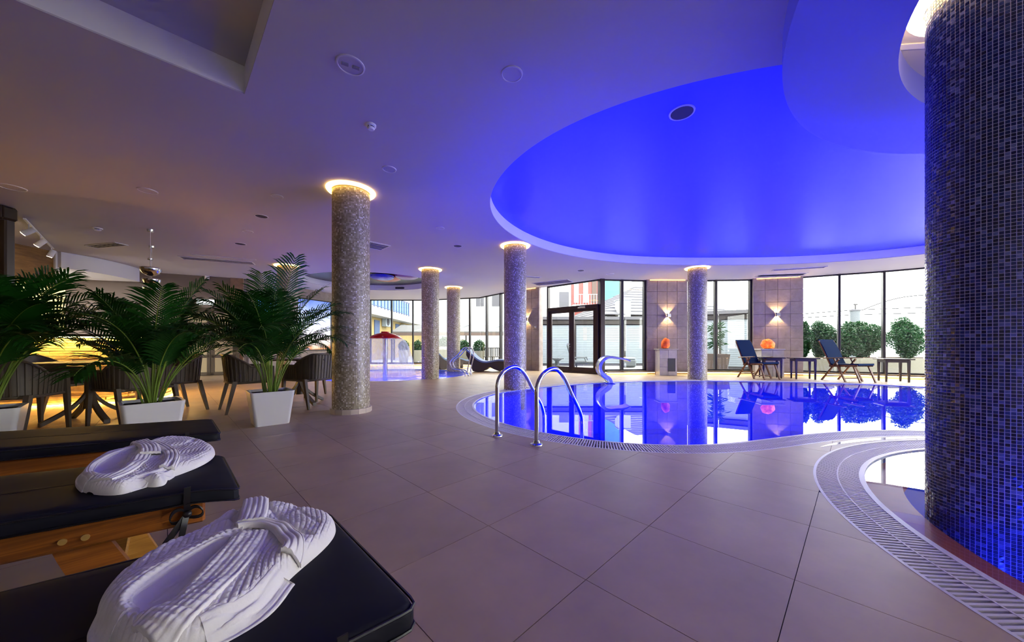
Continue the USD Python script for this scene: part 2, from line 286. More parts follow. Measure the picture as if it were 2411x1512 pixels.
# sill bench along the glass with an LED strip under its lip
def sill(a, b, name, nm):
    sa, sb = arc(a), arc(b); n = max(2, int((sb - sa) / .3)); P = np.array([GLS.interpolate(s).coords[0] for s in np.linspace(sa, sb, n)])
    line = LineString(P); s_ = grp(name, kind='structure')
    inner = lambda d0, d1: line.buffer(-d1, single_sided=True, join_style=2).difference(line.buffer(-d0, single_sided=True, join_style=2)) if d0 else line.buffer(-d1, single_sided=True, join_style=2)
    obj('sill_top', ext(inner(0, .26), .075, .115), pm('sill_%s' % nm, (120, 96, 66), .4), s_, False)
    obj('sill_base', ext(inner(0, .14), 0.0, .075), M['rim'], s_, False)
    obj('led_strip', ext(inner(.145, .165), .045, .072), glow('sill_led_%s' % nm, (1, .62, .2), 11), s_, False)
sill(on_glass(1424), (13.6, -3.9), 'trim_1', 'a')
sill(np.array(GL[0]) + [.1, 0], on_glass(1232), 'trim_2', 'b')
# ---- stone pillars of the glass wall, tiled
def pillar(a, b, lab, depth=.22, out=.12, nx=4, nz=8):
    a, b = np.asarray(a), np.asarray(b); d = b - a; L = np.linalg.norm(d); u = d / L; nrm = np.array([u[1], -u[0]])
    ang = math.atan2(u[1], u[0]); c = (a + b) / 2 + nrm * out
    t = thing('stone_pillar', lab, 'pillar', (*c, 0), ang)
    obj('pillar_core', bx((0, depth / 2, H / 2), (L, depth, H)), M['stone'], t, False)
    w, h = L / nx, H / nz
    for i in range(nx):
        for j in range(nz): obj('stone_tile', cb((-L / 2 + (i + .5) * w, -.012 + rng.uniform(-.002, .002), (j + .5) * h), (w - .006, .03, h - .006), .004), M['stone'], t, False)
    return t, c, nrm, ang
pil1 = pillar(on_glass(1239), on_glass(1274), 'narrow brown stone pillar between the far windows and the dark glass door', nx=2)
pil2 = pillar(on_glass(1519), on_glass(1613), 'grey stone pillar with a glowing wall light, just right of the steel water spout')
pil3 = pillar(on_glass(1769), on_glass(1886), 'wide grey-mauve stone pillar with a wall light behind the left folding chair')
# ---- the glass door
da, db = on_glass(1290), on_glass(1410); dd = db - da; DL = np.linalg.norm(dd); dang = math.atan2(dd[1], dd[0]); dc = (da + db) / 2
d1 = grp('door_1', None, (*dc, 0), dang, kind='structure')
DHt = 2.36
for sx in (-1, 1): obj('door_post', cb((sx * (DL / 2 - .04), 0, DHt / 2), (.10, .16, DHt)), M['bronze'], d1, False)
obj('door_head', cb((0, 0, DHt - .05), (DL, .18, .12)), M['bronze'], d1, False)
obj('threshold', cb((0, 0, .03), (DL, .16, .06)), M['bronze'], d1, False)
lw = (DL - .18) / 2
for sx in (-1, 1):
    lf = grp('leaf', d1, (sx * lw / 2, -.02, 0))
    fr = [cb((s * (lw / 2 - .05), 0, 1.17), (.11, .06, 2.22)) for s in (-1, 1)] + [cb((0, 0, .13), (lw, .06, .15)), cb((0, 0, 2.22), (lw, .06, .13))]
    obj('leaf_frame', fr, M['bronze'], lf, False); obj('pane', bx((0, 0, 1.18), (lw - .2, .014, 2.0)), M['glass'], lf, False)
    if sx < 0: obj('handle', [cyl((lw / 2 - .05, -.05, 1.02), .022, .05, 14, rx=PI / 2), cb((lw / 2 - .10, -.075, 1.02), (.12, .018, .022), .005), cyl((lw / 2 - .05, -.04, .93), .018, .03, 14, rx=PI / 2)], M['steel'], lf)
obj('closer', [cb((.45, -.10, 2.29), (.30, .05, .05)), bar((.35, -.10, 2.32), (.62, -.04, 2.32), .02)], M['steel'], d1, False)
obj('transom_pane', bx((0, 0, (DHt + H) / 2), (DL - .06, .012, H - DHt - .06)), M['glass'], d1, False)
obj('transom_bar', bx((-DL / 2 + .02, 0, (DHt + H) / 2), (.05, .12, H - DHt)), M['mframe'], d1, False)
obj('transom_rail', bx((0, 0, H - .02), (DL, .08, .04)), M['mframe'], d1, False)
ja, jb = on_glass(1274), on_glass(1291); jd = jb - ja
obj('jamb', ext(LineString([ja, jb]).buffer(.06, cap_style=2), 0, H), M['white'], d1, False)
pa = (on_glass(1411) + on_glass(1419)) / 2
obj('tall_post', cb((0, 0, 0), (.16, .26, H), .01), M['bronze'], grp('trim_3', None, (*pa, H / 2), .2, kind='structure'), False)
# ---- pools: basins, water, rims and overflow gratings
def basin(poly, outer, depth, wmat, name, label, cat_, wlabel, ledge=None, trough=True):
    t = thing(name, label, cat_)
    xy = np.array(poly.exterior.coords)[:-1]
    obj('basin_wall', wall_strip(xy, -depth, -.004), M['basin'], t, True)
    obj('basin_floor', ext(poly.buffer(.02), -depth - .05, -depth), M['basin'], t, False)
    obj('coping', ext(poly.buffer(.03).difference(poly), -.10, -.001), M['rim'], t, False)
    if outer is not None:
        obj('outer_rim', ext(outer.difference(outer.buffer(-.016)), -.12, .001), M['rim'], t, False)
        obj('trough', ext(outer.difference(poly.buffer(.01)), -.14, -.10), M['trough'], t, False)
    obj(name.replace('pool', 'water') if 'pool' in name else 'water', flat(poly, -.012), wmat, label=wlabel, category='water')
    return t
def flat(poly, z):
    m = ext(poly, z - .01, z); keep = m.face_normals[:, 2] > .5; m.update_faces(keep); m.remove_unreferenced_vertices(); return m
def grating(poly, name, label, pitch=.026, width=.24, near=300):
    ring = poly.buffer(.145); L = ring.exterior.length; t = thing(name, label, 'drain grating'); bars = []
    n = int(L / pitch)
    posts = shapely.union_all([Point(q).buffer(.4) for q in ((.07, 7.78), (5.34, 10.0))])
    for i in range(n):
        s = i * pitch; p, p2 = (np.array(ring.exterior.interpolate(x % L).coords[0]) for x in (s, s + .01)); d = p2 - p
        if posts.contains(Point(p)): continue
        bars.append((p, math.atan2(d[1], d[0]) + .12))
    seen = lambda b: b[0][1] > .5 and b[0][0] / b[0][1] < 1.6
    bars.sort(key=lambda b: (not seen(b), np.hypot(*b[0])))
    mk = lambda b: bx((*b[0], -.014), (pitch * .5, width, .022), b[1])
    for b in bars[:near]: obj('slat', mk(b), M['grate'], t, False)
    obj('slats', cat([mk(b) for b in bars[near:]]), M['grate'], t, False, kind='stuff')
    xy = np.array(ring.exterior.coords); obj('rib', ext(LineString(xy).buffer(.004), -.03, -.002), M['grate'], t, False)
mp = basin(POOL, POOL_O, 1.3, M['water'], 'swimming_pool', 'large freeform swimming pool basin glowing blue in front of the window wall', 'swimming pool', 'still mirror-like water of the large swimming pool')
grating(POOL, 'pool_grating', 'white slatted overflow grating around the large swimming pool')
sp = basin(SPA, SPA_O, 1.0, M['spa_water'], 'spa_pool', 'round spa pool at the right with a submerged brown ledge around the mosaic column', 'spa pool', 'deep blue water of the round spa pool at the mosaic column')
obj('ledge', ext(SPA.difference(Point(SPA_C).buffer(2.15, 48)), -.16, -.06), M['ledge'], sp, False)
grating(SPA, 'spa_grating', 'white slatted overflow grating curving around the spa pool at the lower right')
kp = basin(KIDS, None, .32, M['kids_water'], 'splash_pool', 'shallow splash pool with the red mushroom fountain behind the mosaic columns', 'pool', 'rippled blue water of the shallow splash pool under the red mushroom')
pud = POOL_O.buffer(.10).intersection(SPA_O.buffer(.10)).difference(shapely.union_all([POOL_O, SPA_O])); pud = max(getattr(pud, 'geoms', [pud]), key=lambda g: g.area)
obj('puddle', flat(pud, .0035), M['spa_water'], label='wet shining puddle on the tiles between the large pool and the spa pool', category='puddle')
# lamps built into the pool walls under water
def pool_lamp(pool, c, rz, tilt, r, mat):
    t = grp('lamp', pool, c, rz)
    obj('lens', mv(cyl((0, 0, 0), r, .012, 28), (0, .035, 0), rx=-PI / 2 + tilt), mat, t, False)
    obj('housing', mv(lathe([(r * .6, -.02), (r * 1.12, -.02), (r * 1.12, .004), (r * 1.02, .008)], 28), (0, .03, 0), rx=-PI / 2 + tilt), M['steel'], t)
ring_l = POOL.buffer(-.06).exterior; LL = ring_l.length
for i in range(12):
    p, p2 = (np.array(ring_l.interpolate((i + .5) / 12 * LL + d).coords[0]) for d in (0, .02)); d = p2 - p; n_ = np.array([d[1], -d[0]])
    if not POOL.contains(Point(p + n_ / np.linalg.norm(n_) * .2)): n_ = -n_
    if n_ @ -p > 0: continue
    pool_lamp(mp, (*p, -.45), math.atan2(n_[1], n_[0]) - PI / 2, .75, .10, M['lamp'])
for a in (2.0, 2.9, 3.7, 4.5, 5.4, .2, 1.1):
    p = np.array(SPA_C) + 2.05 * np.array([math.cos(a), math.sin(a)])
    if (np.array(SPA_C) - p) @ -p > 0: continue
    pool_lamp(sp, (*p, -.5), a + PI / 2, .6, .11, M['spa_lamp'])
for a in (3.3, 3.9, 4.5, 5.1, 5.7):
    p = np.array([-4.2 + 2.6 * math.cos(a), 11.8 + 2.35 * math.sin(a)])
    if (np.array([-4.2, 11.8]) - p) @ -p > 0: continue
    pool_lamp(kp, (*p, -.17), a + PI / 2, .5, .08, M['kids_lamp'])
# ---- mosaic columns
def mosaic(r, z0, z1, tw, depth=.004, gap=.0022):
    n = round(2 * PI * r / tw); m = int((z1 - z0) / tw); th = (z1 - z0) / m; g = gap / r / 2
    i, j = np.meshgrid(np.arange(n), np.arange(m), indexing='ij'); i, j = i.ravel(), j.ravel(); N = len(i); rg = np.random.default_rng(5)
    a0, a1 = i * 2 * PI / n + g, (i + 1) * 2 * PI / n - g; b0, b1 = z0 + j * th + gap / 2, z0 + (j + 1) * th - gap / 2
    A = np.stack([a0, a1, a1, a0], 1); Z = np.stack([b0, b0, b1, b1], 1); R = r + depth + rg.uniform(-.0009, .0009, (N, 4))
    o = np.stack([R * np.cos(A), R * np.sin(A), Z], -1); q = np.stack([r * np.cos(A), r * np.sin(A), Z], -1)
    v = np.concatenate([o, q], 1); fq = np.array([[0, 1, 2, 3], [0, 4, 5, 1], [1, 5, 6, 2], [2, 6, 7, 3], [3, 7, 4, 0]])
    uv = np.repeat(np.stack([i + .5, j + .5], 1)[:, None], 8, 1)
    return v, fq, uv, A.mean(1), Z.mean(1)
def tri(fq): return np.vstack([fq[:, [0, 1, 2]], fq[:, [0, 2, 3]]])
def led_ring(t, r, z, mat='ring'):
    obj('ring_lamp', lathe([(r + .012, z - .028), (r + .075, z - .024), (r + .085, z - .008), (r + .085, z), (r + .012, z), (r + .012, z - .028)], 48), M[mat], t)
CR = 0.247
def column(lab, loc):
    t = thing('mosaic_column', lab, 'column', loc)
    obj('shaft', lathe([(CR, -.45), (CR, H)], 64), M['grout_mid'], t)
    v, fq, uv, _, _ = mosaic(CR, -.3, 3.16, .0205); N = len(v)
    obj('mosaic_tiles', trimesh.Trimesh(v.reshape(-1, 3), (tri(fq)[None] + 8 * np.arange(N)[:, None, None]).reshape(-1, 3), process=False), M['mosaic'], t, False, uv=uv.reshape(-1, 2), kind='stuff')
    led_ring(t, CR, H)
    return t
colA = column('tall beige mosaic column with a pale skirting ring, nearest on the left beside the right potted palm', (-2.33, 5.03, 0))
for lab, loc in (('grey mosaic column at the pool edge behind the twin steel handrails', (.07, 7.78, 0)), ('bluish mosaic column standing at the far edge of the large pool', (5.34, 10.0, 0)), ('pale mosaic column at the near rim of the splash pool, right of the red mushroom', (-2.40, 10.2, 0)), ('farthest slim mosaic column, behind the thin splash pool handrail', (-2.24, 13.3, 0)), ('mosaic column mostly hidden behind the right potted palm', (-6.3, 9.75, 0))):
    dup(colA, loc, .3, lab)
sk = thing('column_skirting', 'pale beige tiled skirting ring around the foot of the nearest left mosaic column', 'skirting', (-2.33, 5.03, 0))
for i in range(16):
    a0, a1 = i * 2 * PI / 16 + .006, (i + 1) * 2 * PI / 16 - .006; r0, r1 = CR + .006, CR + .03
    obj('skirting_tile', hull([(r * math.cos(a), r * math.sin(a), z) for r in (r0, r1) for a in (a0, a1) for z in (0, .07)]), M['skirting'], sk, False)
gc = np.array([2.79, 2.02]); GR = .247
cg = thing('spa_column', 'big dark blue mosaic column rising from the spa pool at the right edge', 'column', (*gc, 0))
obj('shaft', lathe([(GR, -1.0), (GR, 3.22)], 72), M['grout_light'], cg)
v, fq, uv, A_, Z_ = mosaic(GR, -.6, 3.2, .0188, .0022, .0033)
dirc = np.arctan2(-gc[1], -gc[0]); off = np.abs((A_ - dirc + PI) % (2 * PI) - PI)
order = np.argsort(np.where((off < 1.0) & (Z_ > 0.02), np.hypot(Z_ - .95, 0) + .3 * off, 99)); nearest = order[:300]; rest = order[300:]
rest = rest[off[rest] < 3.2]
obj('mosaic_tiles', trimesh.Trimesh(v[rest].reshape(-1, 3), (tri(fq)[None] + 8 * np.arange(len(rest))[:, None, None]).reshape(-1, 3), process=False), M['mosaic_dark'], cg, False, uv=uv[rest].reshape(-1, 2), kind='stuff')
for k_ in nearest: obj('tile', trimesh.Trimesh(v[k_], tri(fq), process=False), M['mosaic_dark'], cg, False, uv=uv[k_])
led_ring(cg, GR, 3.06, 'ring_bright'); 
# ================================================================ outside the glass
obj('terrace', ext(Polygon([(-60, -40), (60, -40), (60, 90), (-60, 90)]).difference(ROOM.buffer(.1)), -.2, -.02), pm('terrace_slab', (134, 134, 132), .8, var=(2, .05)), None, False, kind='structure')
M.update(hotel=pm('white_render', (160, 163, 165), .8), yellow=pm('yellow_render', (151, 132, 84), .8), slatw=pm('shutter_white', (132, 142, 149), .5), awning=pm('grey_awning', (73, 73, 73), .8),
    mint=pm('mint_render', (77, 133, 117), .8), pink=pm('pink_render', (132, 68, 63), .8), roofb=pm('grey_boards', (73, 73, 79), .7), gapd=pm('dark_gap', (40, 38, 40), .8), planter=pm('beige_planter', (117, 114, 100), .6),
    bluerail=pm('blue_rail', (61, 79, 114), .5), grey_rattan=pm('grey_rattan', (80, 86, 91), .7), darkp=pm('brown_pot', (73, 58, 51), .7))
def leafm(name, a, b, tr=0.35):
    n = {'oi': ('geometry', {}), 'r': ('rgb_ramp', {'ramp': [(0.1, lin(a)), (0.9, lin(b))]}), 'd': ('principled_bsdf', {'roughness': .45}), 'l': ('translucent_bsdf', {}), 'x': ('mix_closure', {'fac': tr})}
    return usdkit.material(stage, '/World/Looks/' + name, n, [('oi.random_per_island', 'r.fac'), ('r.color', 'd.base_color'), ('r.color', 'l.color'), ('d.BSDF', 'x.closure1'), ('l.BSDF', 'x.closure2')], surface='x.closure')
M['hedge'] = leafm('hedge_leaf', (10, 58, 16), (40, 104, 26)); M['bark'] = pm('bark', (70, 54, 40), .8)
def leaf_cloud(n, rad, size, seed, c=(0, 0, 0)):
    g = np.random.default_rng(seed); d = g.normal(size=(n, 3)); d /= np.linalg.norm(d, axis=1, keepdims=True)
    p = d * (g.uniform(.25, 1, (n, 1)) ** .45) * np.asarray(rad) * (.78 + .45 * meshkit.fbm(d * 2.2 + seed, 3, seed))[:, None] + c
    a = g.normal(size=(n, 3)); a /= np.linalg.norm(a, axis=1, keepdims=True); b = np.cross(a, g.normal(size=(n, 3))); b /= np.linalg.norm(b, axis=1, keepdims=True)
    s = g.uniform(.6, 1.3, (n, 1)) * size; v = np.stack([p - a * s, p + b * s * .45, p + a * s, p - b * s * .45], 1).reshape(-1, 3)
    return trimesh.Trimesh(v, (np.array([[0, 1, 2], [0, 2, 3]])[None] + 4 * np.arange(n)[:, None, None]).reshape(-1, 3), process=False)
# planter boxes and clipped shrubs behind the right windows
for x0, x1, lab in ((1891, 1976, 'beige planter box outside the window right of the wide pillar'), (1981, 2079, 'beige planter box outside, behind the right folding chair'), (2085, 2190, 'beige planter box outside, nearest the big dark column')):
    a, b = at(x0, 842, 12.55), at(x1, 842, 12.15); d = b - a; ang = math.atan2(d[1], d[0]); L = np.hypot(d[0], d[1])
    t = thing('planter_box', lab, 'planter', ((a[0] + b[0]) / 2, (a[1] + b[1]) / 2 + .25, -.02), ang)
    obj('box', cb((0, 0, .27), (L - .06, .5, .54), .02), M['planter'], t); obj('soil', bx((0, 0, .55), (L - .16, .4, .03)), M['bark'], t, False)
for i, (px, pt, rx, ry_, yy, lab) in enumerate(((1893, 757, .20, .2, 12.8, 'narrow slice of clipped shrub beside the wide pillar'), (1938, 757, .42, .3, 12.8, 'round green shrub outside, left of the first window bar'), (2003, 757, .40, .3, 12.6, 'green shrub outside below the white pillar with the weather vane'), (2052, 756, .40, .3, 12.5, 'green shrub outside, left half behind the second window bar'), (2140, 748, .52, .36, 12.3, 'biggest bright green shrub outside, next to the dark column'))):
    p = at(px, 815, yy); top = at(px, pt, yy)[2]; t = thing('clipped_shrub', lab, 'shrub', (p[0], p[1] + .1, .54), group='clipped shrubs in the planter boxes')
    g = np.random.default_rng(70 + i); hh_ = top - .54
    obj('foliage', cat([leaf_cloud(1700, (rx * q, ry_ * q, hh_ * .30), .042, 20 + 7 * i + k_, (rx * .42 * g.normal(), ry_ * .3 * g.normal(), zc * hh_)) for k_, (zc, q) in enumerate(((.22, .62), (.34, .8), (.5, .95), (.62, .85), (.72, .7), (.56, .7)))]), M['hedge'], t, False)
    obj('stem', tube([(0, 0, 0), (.02, 0, .3), (0, .02, .8)], .03, 8), M['bark'], t)
t = thing('rooftop_pillar', 'pale round pillar topped by a small dark weather vane, outside on the right', 'pillar', (*at(2013, 815, 19)[:2], -.02))
obj('shaft', cyl((0, 0, 1.45), .21, 2.9, 24), M['grey_rattan'], t); obj('cap', cyl((0, 0, 2.93), .25, .07, 24), M['roofb'], t); obj('vane', [cyl((0, 0, 3.1), .025, .3, 8), bx((.02, 0, 3.24), (.2, .03, .06))], M['gapd'], t)
for i, (y0, y1, lab) in enumerate(((740, 722, 'upper thin straight overhead wire outside on the right'), (749, 736, 'lower thin straight overhead wire outside on the right'))):
    obj('overhead_wire', tube([at(1700, y0 + 2, 31), at(1880, y0, 30), at(2010, (y0 + y1) / 2 - 1, 30), at(2400, y1 - 6, 30)], .03, 6), M['gapd'], label=lab, category='wire')
obj('arched_wire', tube(spl([at(2028, 731, 26), at(2075, 713, 26), at(2120, 701, 26), at(2175, 695, 26), at(2260, 694, 26), at(2400, 710, 26)], 30, False), .03, 6), M['gapd'], label='thin wire rising in an arch outside beside the big dark column', category='wire')
# roller shutters of the pool bar opposite
def shutter(xa, xb, Ya, Yb, zt, lab):
    a, b = at(xa, 815, Ya), at(xb, 815, Yb); d = b - a; L = np.hypot(d[0], d[1])
    t = thing('roller_shutter', lab, 'shutter', ((a[0] + b[0]) / 2, (a[1] + b[1]) / 2, -.02), math.atan2(d[1], d[0]))
    n = int((zt - .12) / .085)
    obj('slats', [bx((0, .01, .12 + (k_ + .5) * .085), (L - .1, .03, .078), 0, .12) for k_ in range(n)], M['slatw'], t, False, kind='stuff')
    obj('backing', bx((0, .05, zt / 2), (L, .02, zt)), M['roofb'], t, False)
    for s in (-1, 1): obj('guide_rail', bx((s * (L / 2 - .04), 0, zt / 2), (.08, .1, zt)), M['mframe'], t, False)
    obj('shutter_box', bx((0, 0, zt + .09), (L, .2, .2)), M['mframe'], t, False); obj('fascia', bx((0, -.05, zt + .27), (L, .3, .14)), M['roofb'], t, False)
for xa, xb, Ya, Yb, zt, lab in ((1240, 1347, 17, 17, 2.05, 'white roller shutter seen through the left leaf of the glass door'), (1352, 1404, 17, 17, 2.05, 'white roller shutter seen through the right leaf of the glass door'), (1406, 1466, 17, 17, 2.05, 'white roller shutter outside behind the steel water spout'), (1468, 1530, 17, 17, 2.05, 'white roller shutter outside just left of the sconce-lit grey pillar'), (1600, 1690, 15.2, 14.6, 2.1, 'white roller shutter outside behind the bluish column'), (1692, 1790, 14.6, 13.9, 2.1, 'white louvred shutter outside between the bluish column and the left folding chair')):
    shutter(xa, xb, Ya, Yb, zt, lab)
# hip roof of lapped boards
def hip_roof():
    c = at(1500, 815, 23); t = thing('boarded_roof', 'grey boarded hip roof of the pavilion beyond the shutters', 'roof', (c[0], c[1], 0), .15); zb, zt, w = 2.6, 4.95, 4.3; n = 11
    for f in range(4):
        m = []
        for k_ in range(n):
            a, b = k_ / n, (k_ + 1.12) / n; b = min(b, 1)
            r0, r1 = w * (1 - a), w * (1 - b); z0, z1 = zb + (zt - zb) * a + .05, zb + (zt - zb) * b
            m.append(hull([(-r0, -r0, z0), (r0, -r0, z0), (-r0, -r0, z0 - .05), (r0, -r0, z0 - .05), (-r1, -r1 + .02, z1), (r1, -r1 + .02, z1), (-r1, -r1 + .05, z1 - .02), (r1, -r1 + .05, z1 - .02)]))
        for q_ in m: obj('board', mv(q_, rz=f * PI / 2), M['roofb'], t, False)
    obj('wall', bx((0, 0, 1.28), (7.6, 7.6, 2.6)), M['hotel'], t, False)
hip_roof()
c = at(1470, 815, 18.3); t = thing('white_chimney', 'plain white chimney block in front of the boarded roof', 'chimney', (c[0], c[1], -.02)); obj('stack', cb((0, .3, 1.7), (.66, .6, 3.4)), M['hotel'], t); obj('cap', cb((0, .3, 3.42), (.72, .66, .06), .02), M['slatw'], t)
def house(px0, px1, Y, zt, m, lab, dep=6):
    a, b = at(px0, 815, Y), at(px1, 815, Y); t = thing('building', lab, 'building', ((a[0] + b[0]) / 2, Y + dep / 2, -.02)); L = b[0] - a[0]
    obj('walls', bx((0, 0, zt / 2), (L, dep, zt)), M[m], t, False); return t, L, dep
house(1417, 1466, 34, 12, 'mint', 'mint green building above the boarded roof right of the brown door post')
t, L, dp = house(1300, 1344, 30, 12, 'hotel', 'white building seen above the dark glass door')
for z in (5.0, 8.0): obj('window', cb((.2, -dp / 2 - .02, z), (.8, .08, 1.3)), M['roofb'], t, False)
t, L, dp = house(1345, 1408, 30, 12, 'pink', 'salmon pink building with shutters and a balcony above the glass door')
obj('balcony', bx((-.1, -dp / 2 - .5, 4.35), (L - .1, 1.0, .15)), M['hotel'], t, False)
for k_ in range(10): obj('baluster', bx((-L / 2 + .15 + k_ * (L - .3) / 9, -dp / 2 - .95, 4.85), (.04, .04, .85)), M['slatw'], t, False)
obj('balcony_rail', bx((0, -dp / 2 - .95, 5.3), (L - .2, .06, .06)), M['slatw'], t, False)
for x in (-.75, .05, .8):
    obj('window_shutter', cb((x, -dp / 2 - .04, 5.8), (.42, .08, 2.2)), M['hotel'] if x < .5 else M['darkp'], t, False)
# hotel wing on the left with balconies
t = thing('hotel_wing', 'long white hotel wing with yellow ground floor and blue balcony railing, outside left', 'building', (0, 0, -.02))
obj('ground_floor', bx((-12.6, 32, 1.5), (6, 28, 3.0)), M['yellow'], t, False); obj('balcony_slab', bx((-12.1, 32, 3.25), (6.6, 28, .5)), M['hotel'], t, False); obj('upper_wall', bx((-13, 32, 7), (6, 28, 7)), M['hotel'], t, False)
for k_ in range(18): obj('railing_post', bx((-8.85, 19.2 + k_ * .62, 4.05), (.06, .06, 1.15)), M['bluerail'], t, False)
obj('railing', [bx((-8.85, 24.5, 4.62), (.06, 11, .06)), bx((-8.85, 24.5, 3.62), (.05, 11, .05))], M['bluerail'], t, False)
obj('balcony_glass', bx((-8.9, 24.5, 4.1), (.02, 11, .9)), pm('blue_glass', (110, 146, 190), .2), t, False)
obj('window', bx((-9.58, 24.6, 2.3), (.08, .9, 1.0)), M['bluerail'], t, False); obj('window', bx((-9.58, 29, 2.3), (.08, .9, 1.0)), M['bluerail'], t, False)
for y, z, lab in ((26.0, 2.75, 'white air conditioner unit on the yellow wall, above the red mushroom'), (30.2, 2.45, 'white air conditioner unit farther along the yellow wall')):
    t = thing('air_conditioner', lab, 'air conditioner', (-9.41, y, z)); obj('casing', cb((0, 0, 0), (.34, .95, .7), .02), M['slatw'], t)
    obj('fan_grille', [mv(lathe([(r, .0), (r + .02, .012), (r + .02, 0)], 24), (.17, -.12, 0), ry=PI / 2) for r in (.06, .13, .2, .26)], M['gapd'], t); obj('fan_plate', cyl((.165, -.12, 0), .28, .012, 28, ry=PI / 2), M['roofb'], t)
t = thing('far_building', 'long white building closing the courtyard behind the awning', 'building', (-.6, 41, -.02)); obj('walls', bx((0, 0, 4.5), (15.6, 4, 9)), M['hotel'], t, False)
for x in (-6.2, -3, -1.2, .6, 2.4): obj('window', bx((x, -2.02, 6.2), (.9, .06, 1.5)), M['roofb'], t, False)
t = thing('awning', 'long grey retractable awning on a dark frame, outside the far left windows', 'awning', (0, 25, -.02))
obj('canopy', hull([(x, y, z) for x in (-8.4, -.6) for y, z in ((-.9, 1.98), (-.9, 1.90), (1.2, 2.55), (1.2, 2.48))]), M['awning'], t, False)
obj('valance', bx((-4.5, -.92, 1.80), (7.8, .03, .20)), M['darkp'], t, False)
for x in (-8.2, -5.7, -3.2, -.8): obj('post', bx((x, -.85, .95), (.09, .09, 1.9)), M['mframe'], t, False)
for x in (-6.9, -4.4, -1.9): obj('strut', bar((x, -.9, 1.95), (x + 1.2, 1.2, 2.6), .06), M['slatw'], t, False)
for i, (px, pt, Y, w, lab) in enumerate(((950, 803, 19.5, .5, 'thin shrub outside right of the mushroom, behind the falling water'), (983, 803, 19.8, .45, 'grey-green shrub outside just left of the pale splash pool column'), (1045, 795, 20, .55, 'bright green shrub outside between the two splash pool columns'), (1092, 802, 18.5, .5, 'low shrub outside behind the splash pool handrail'), (1128, 803, 18.2, .55, 'low bushy plant outside behind the wave lounger'))):
    p = at(px, 815, Y); zt = at(px, pt, Y)[2]; t = thing('terrace_shrub', lab, 'shrub', (p[0], p[1], -.02))
    obj('foliage', leaf_cloud(1500, (w * .6, w * .5, .36), .045, 50 + i, (0, 0, zt - .3)), M['hedge'], t, False)
    obj('pot', lathe([(1e-3, 0), (.22, 0), (.30, zt - .5), (.26, zt - .5), (1e-3, zt - .55)], 20), M['planter'], t)
# terrace furniture
def terrace_chaise(px, Y, rz, lab):
    p = at(px, 815, Y); t = thing('terrace_lounger', lab, 'lounger', (p[0], p[1], -.02), rz)
    obj('seat', cb((.45, 0, .26), (1.35, .62, .13), .04), M['grey_rattan'], t); obj('backrest', mv(cb((0, 0, .40), (.10, .6, .82), .04), (-.2, 0, .27), ry=-.28), M['grey_rattan'], t)
    for x in (-.1, 1.0):
        for y in (-.25, .25): obj('leg', bar((x, y, 0), (x, y, .22), .05), M['grey_rattan'], t)
    for y in (-.31, .31): obj('armrest', [cb((.12, y, .46), (.5, .05, .05), .015), bar((.34, y, .46), (.42, y, .25), .045)], M['grey_rattan'], t)
terrace_chaise(1360, 15.6, -.35, 'grey terrace lounger with a high back, seen through the right door leaf')
t = thing('terrace_table', 'small round grey table outside, seen through the left door leaf', 'table', (*at(1311, 815, 15.4)[:2], -.02)); obj('tabletop', cyl((0, 0, .42), .30, .05, 28), M['grey_rattan'], t); obj('pedestal', lathe([(.2, 0), (.1, .1), (.09, .3), (.24, .4)], 24), M['grey_rattan'], t)
t = thing('terrace_pouf', 'low grey rattan pouf outside beyond the water spout', 'pouf', (*at(1478, 815, 15.8)[:2], -.02)); obj('body', cb((0, 0, .2), (.62, .5, .36), .07), M['grey_rattan'], t); obj('cushion', cb((0, 0, .41), (.56, .46, .08), .03), M['slatw'], t)
for px, lab in ((1150, 'dark outdoor chair beyond the glass, left of the grey column'), (1167, 'dark slatted outdoor chair just left of the grey column')):
    p = at(px, 815, 17.2); t = thing('terrace_chair', lab, 'chair', (p[0], p[1], -.02), .3)
    obj('seat', cb((0, 0, .44), (.5, .5, .04)), M['mframe'], t); obj('backrest', [bx((x, .23, .66), (.03, .03, .42)) for x in np.linspace(-.22, .22, 6)] + [bx((0, .23, .87), (.5, .035, .04))], M['mframe'], t)
    for x in (-.22, .22):
        for y in (-.22, .22): obj('leg', bar((x, y, 0), (x, y, .44), .035), M['mframe'], t)
# tall potted plant behind the bluish column
p = at(1687, 815, 13.2); t = thing('potted_oleander', 'tall leafy plant in a square brown pot outside, right of the bluish column', 'potted plant', (p[0], p[1], -.02), .2)
obj('pot', [hull([(sx * a, sy * a, z) for sx in (-1, 1) for sy in (-1, 1) for a, z in ((.24, 0), (.31, .66))])], M['darkp'], t); obj('soil', bx((0, 0, .665), (.5, .5, .02)), M['bark'], t, False)
g = np.random.default_rng(3); lv = []
for k_ in range(150):
    a, e = g.uniform(0, 2 * PI), g.uniform(-.5, 1.2); d = np.array([math.cos(a) * math.cos(e), math.sin(a) * math.cos(e), math.sin(e)]); b = np.array([g.normal() * .08, g.normal() * .08, g.uniform(.95, 1.75)]); L = g.uniform(.22, .42)
    s = np.cross(d, [0, 0, 1]); s /= np.linalg.norm(s); lv.append(trimesh.Trimesh([b, b + d * L * .5 + s * .022, b + d * L - [0, 0, .08], b + d * L * .5 - s * .022], [[0, 1, 2], [0, 2, 3]], process=False))
obj('foliage', cat(lv), M['hedge'], t, False); obj('trunk', tube([(0, 0, .6), (.03, 0, 1.0), (0, .03, 1.7)], .025, 8), M['bark'], t)
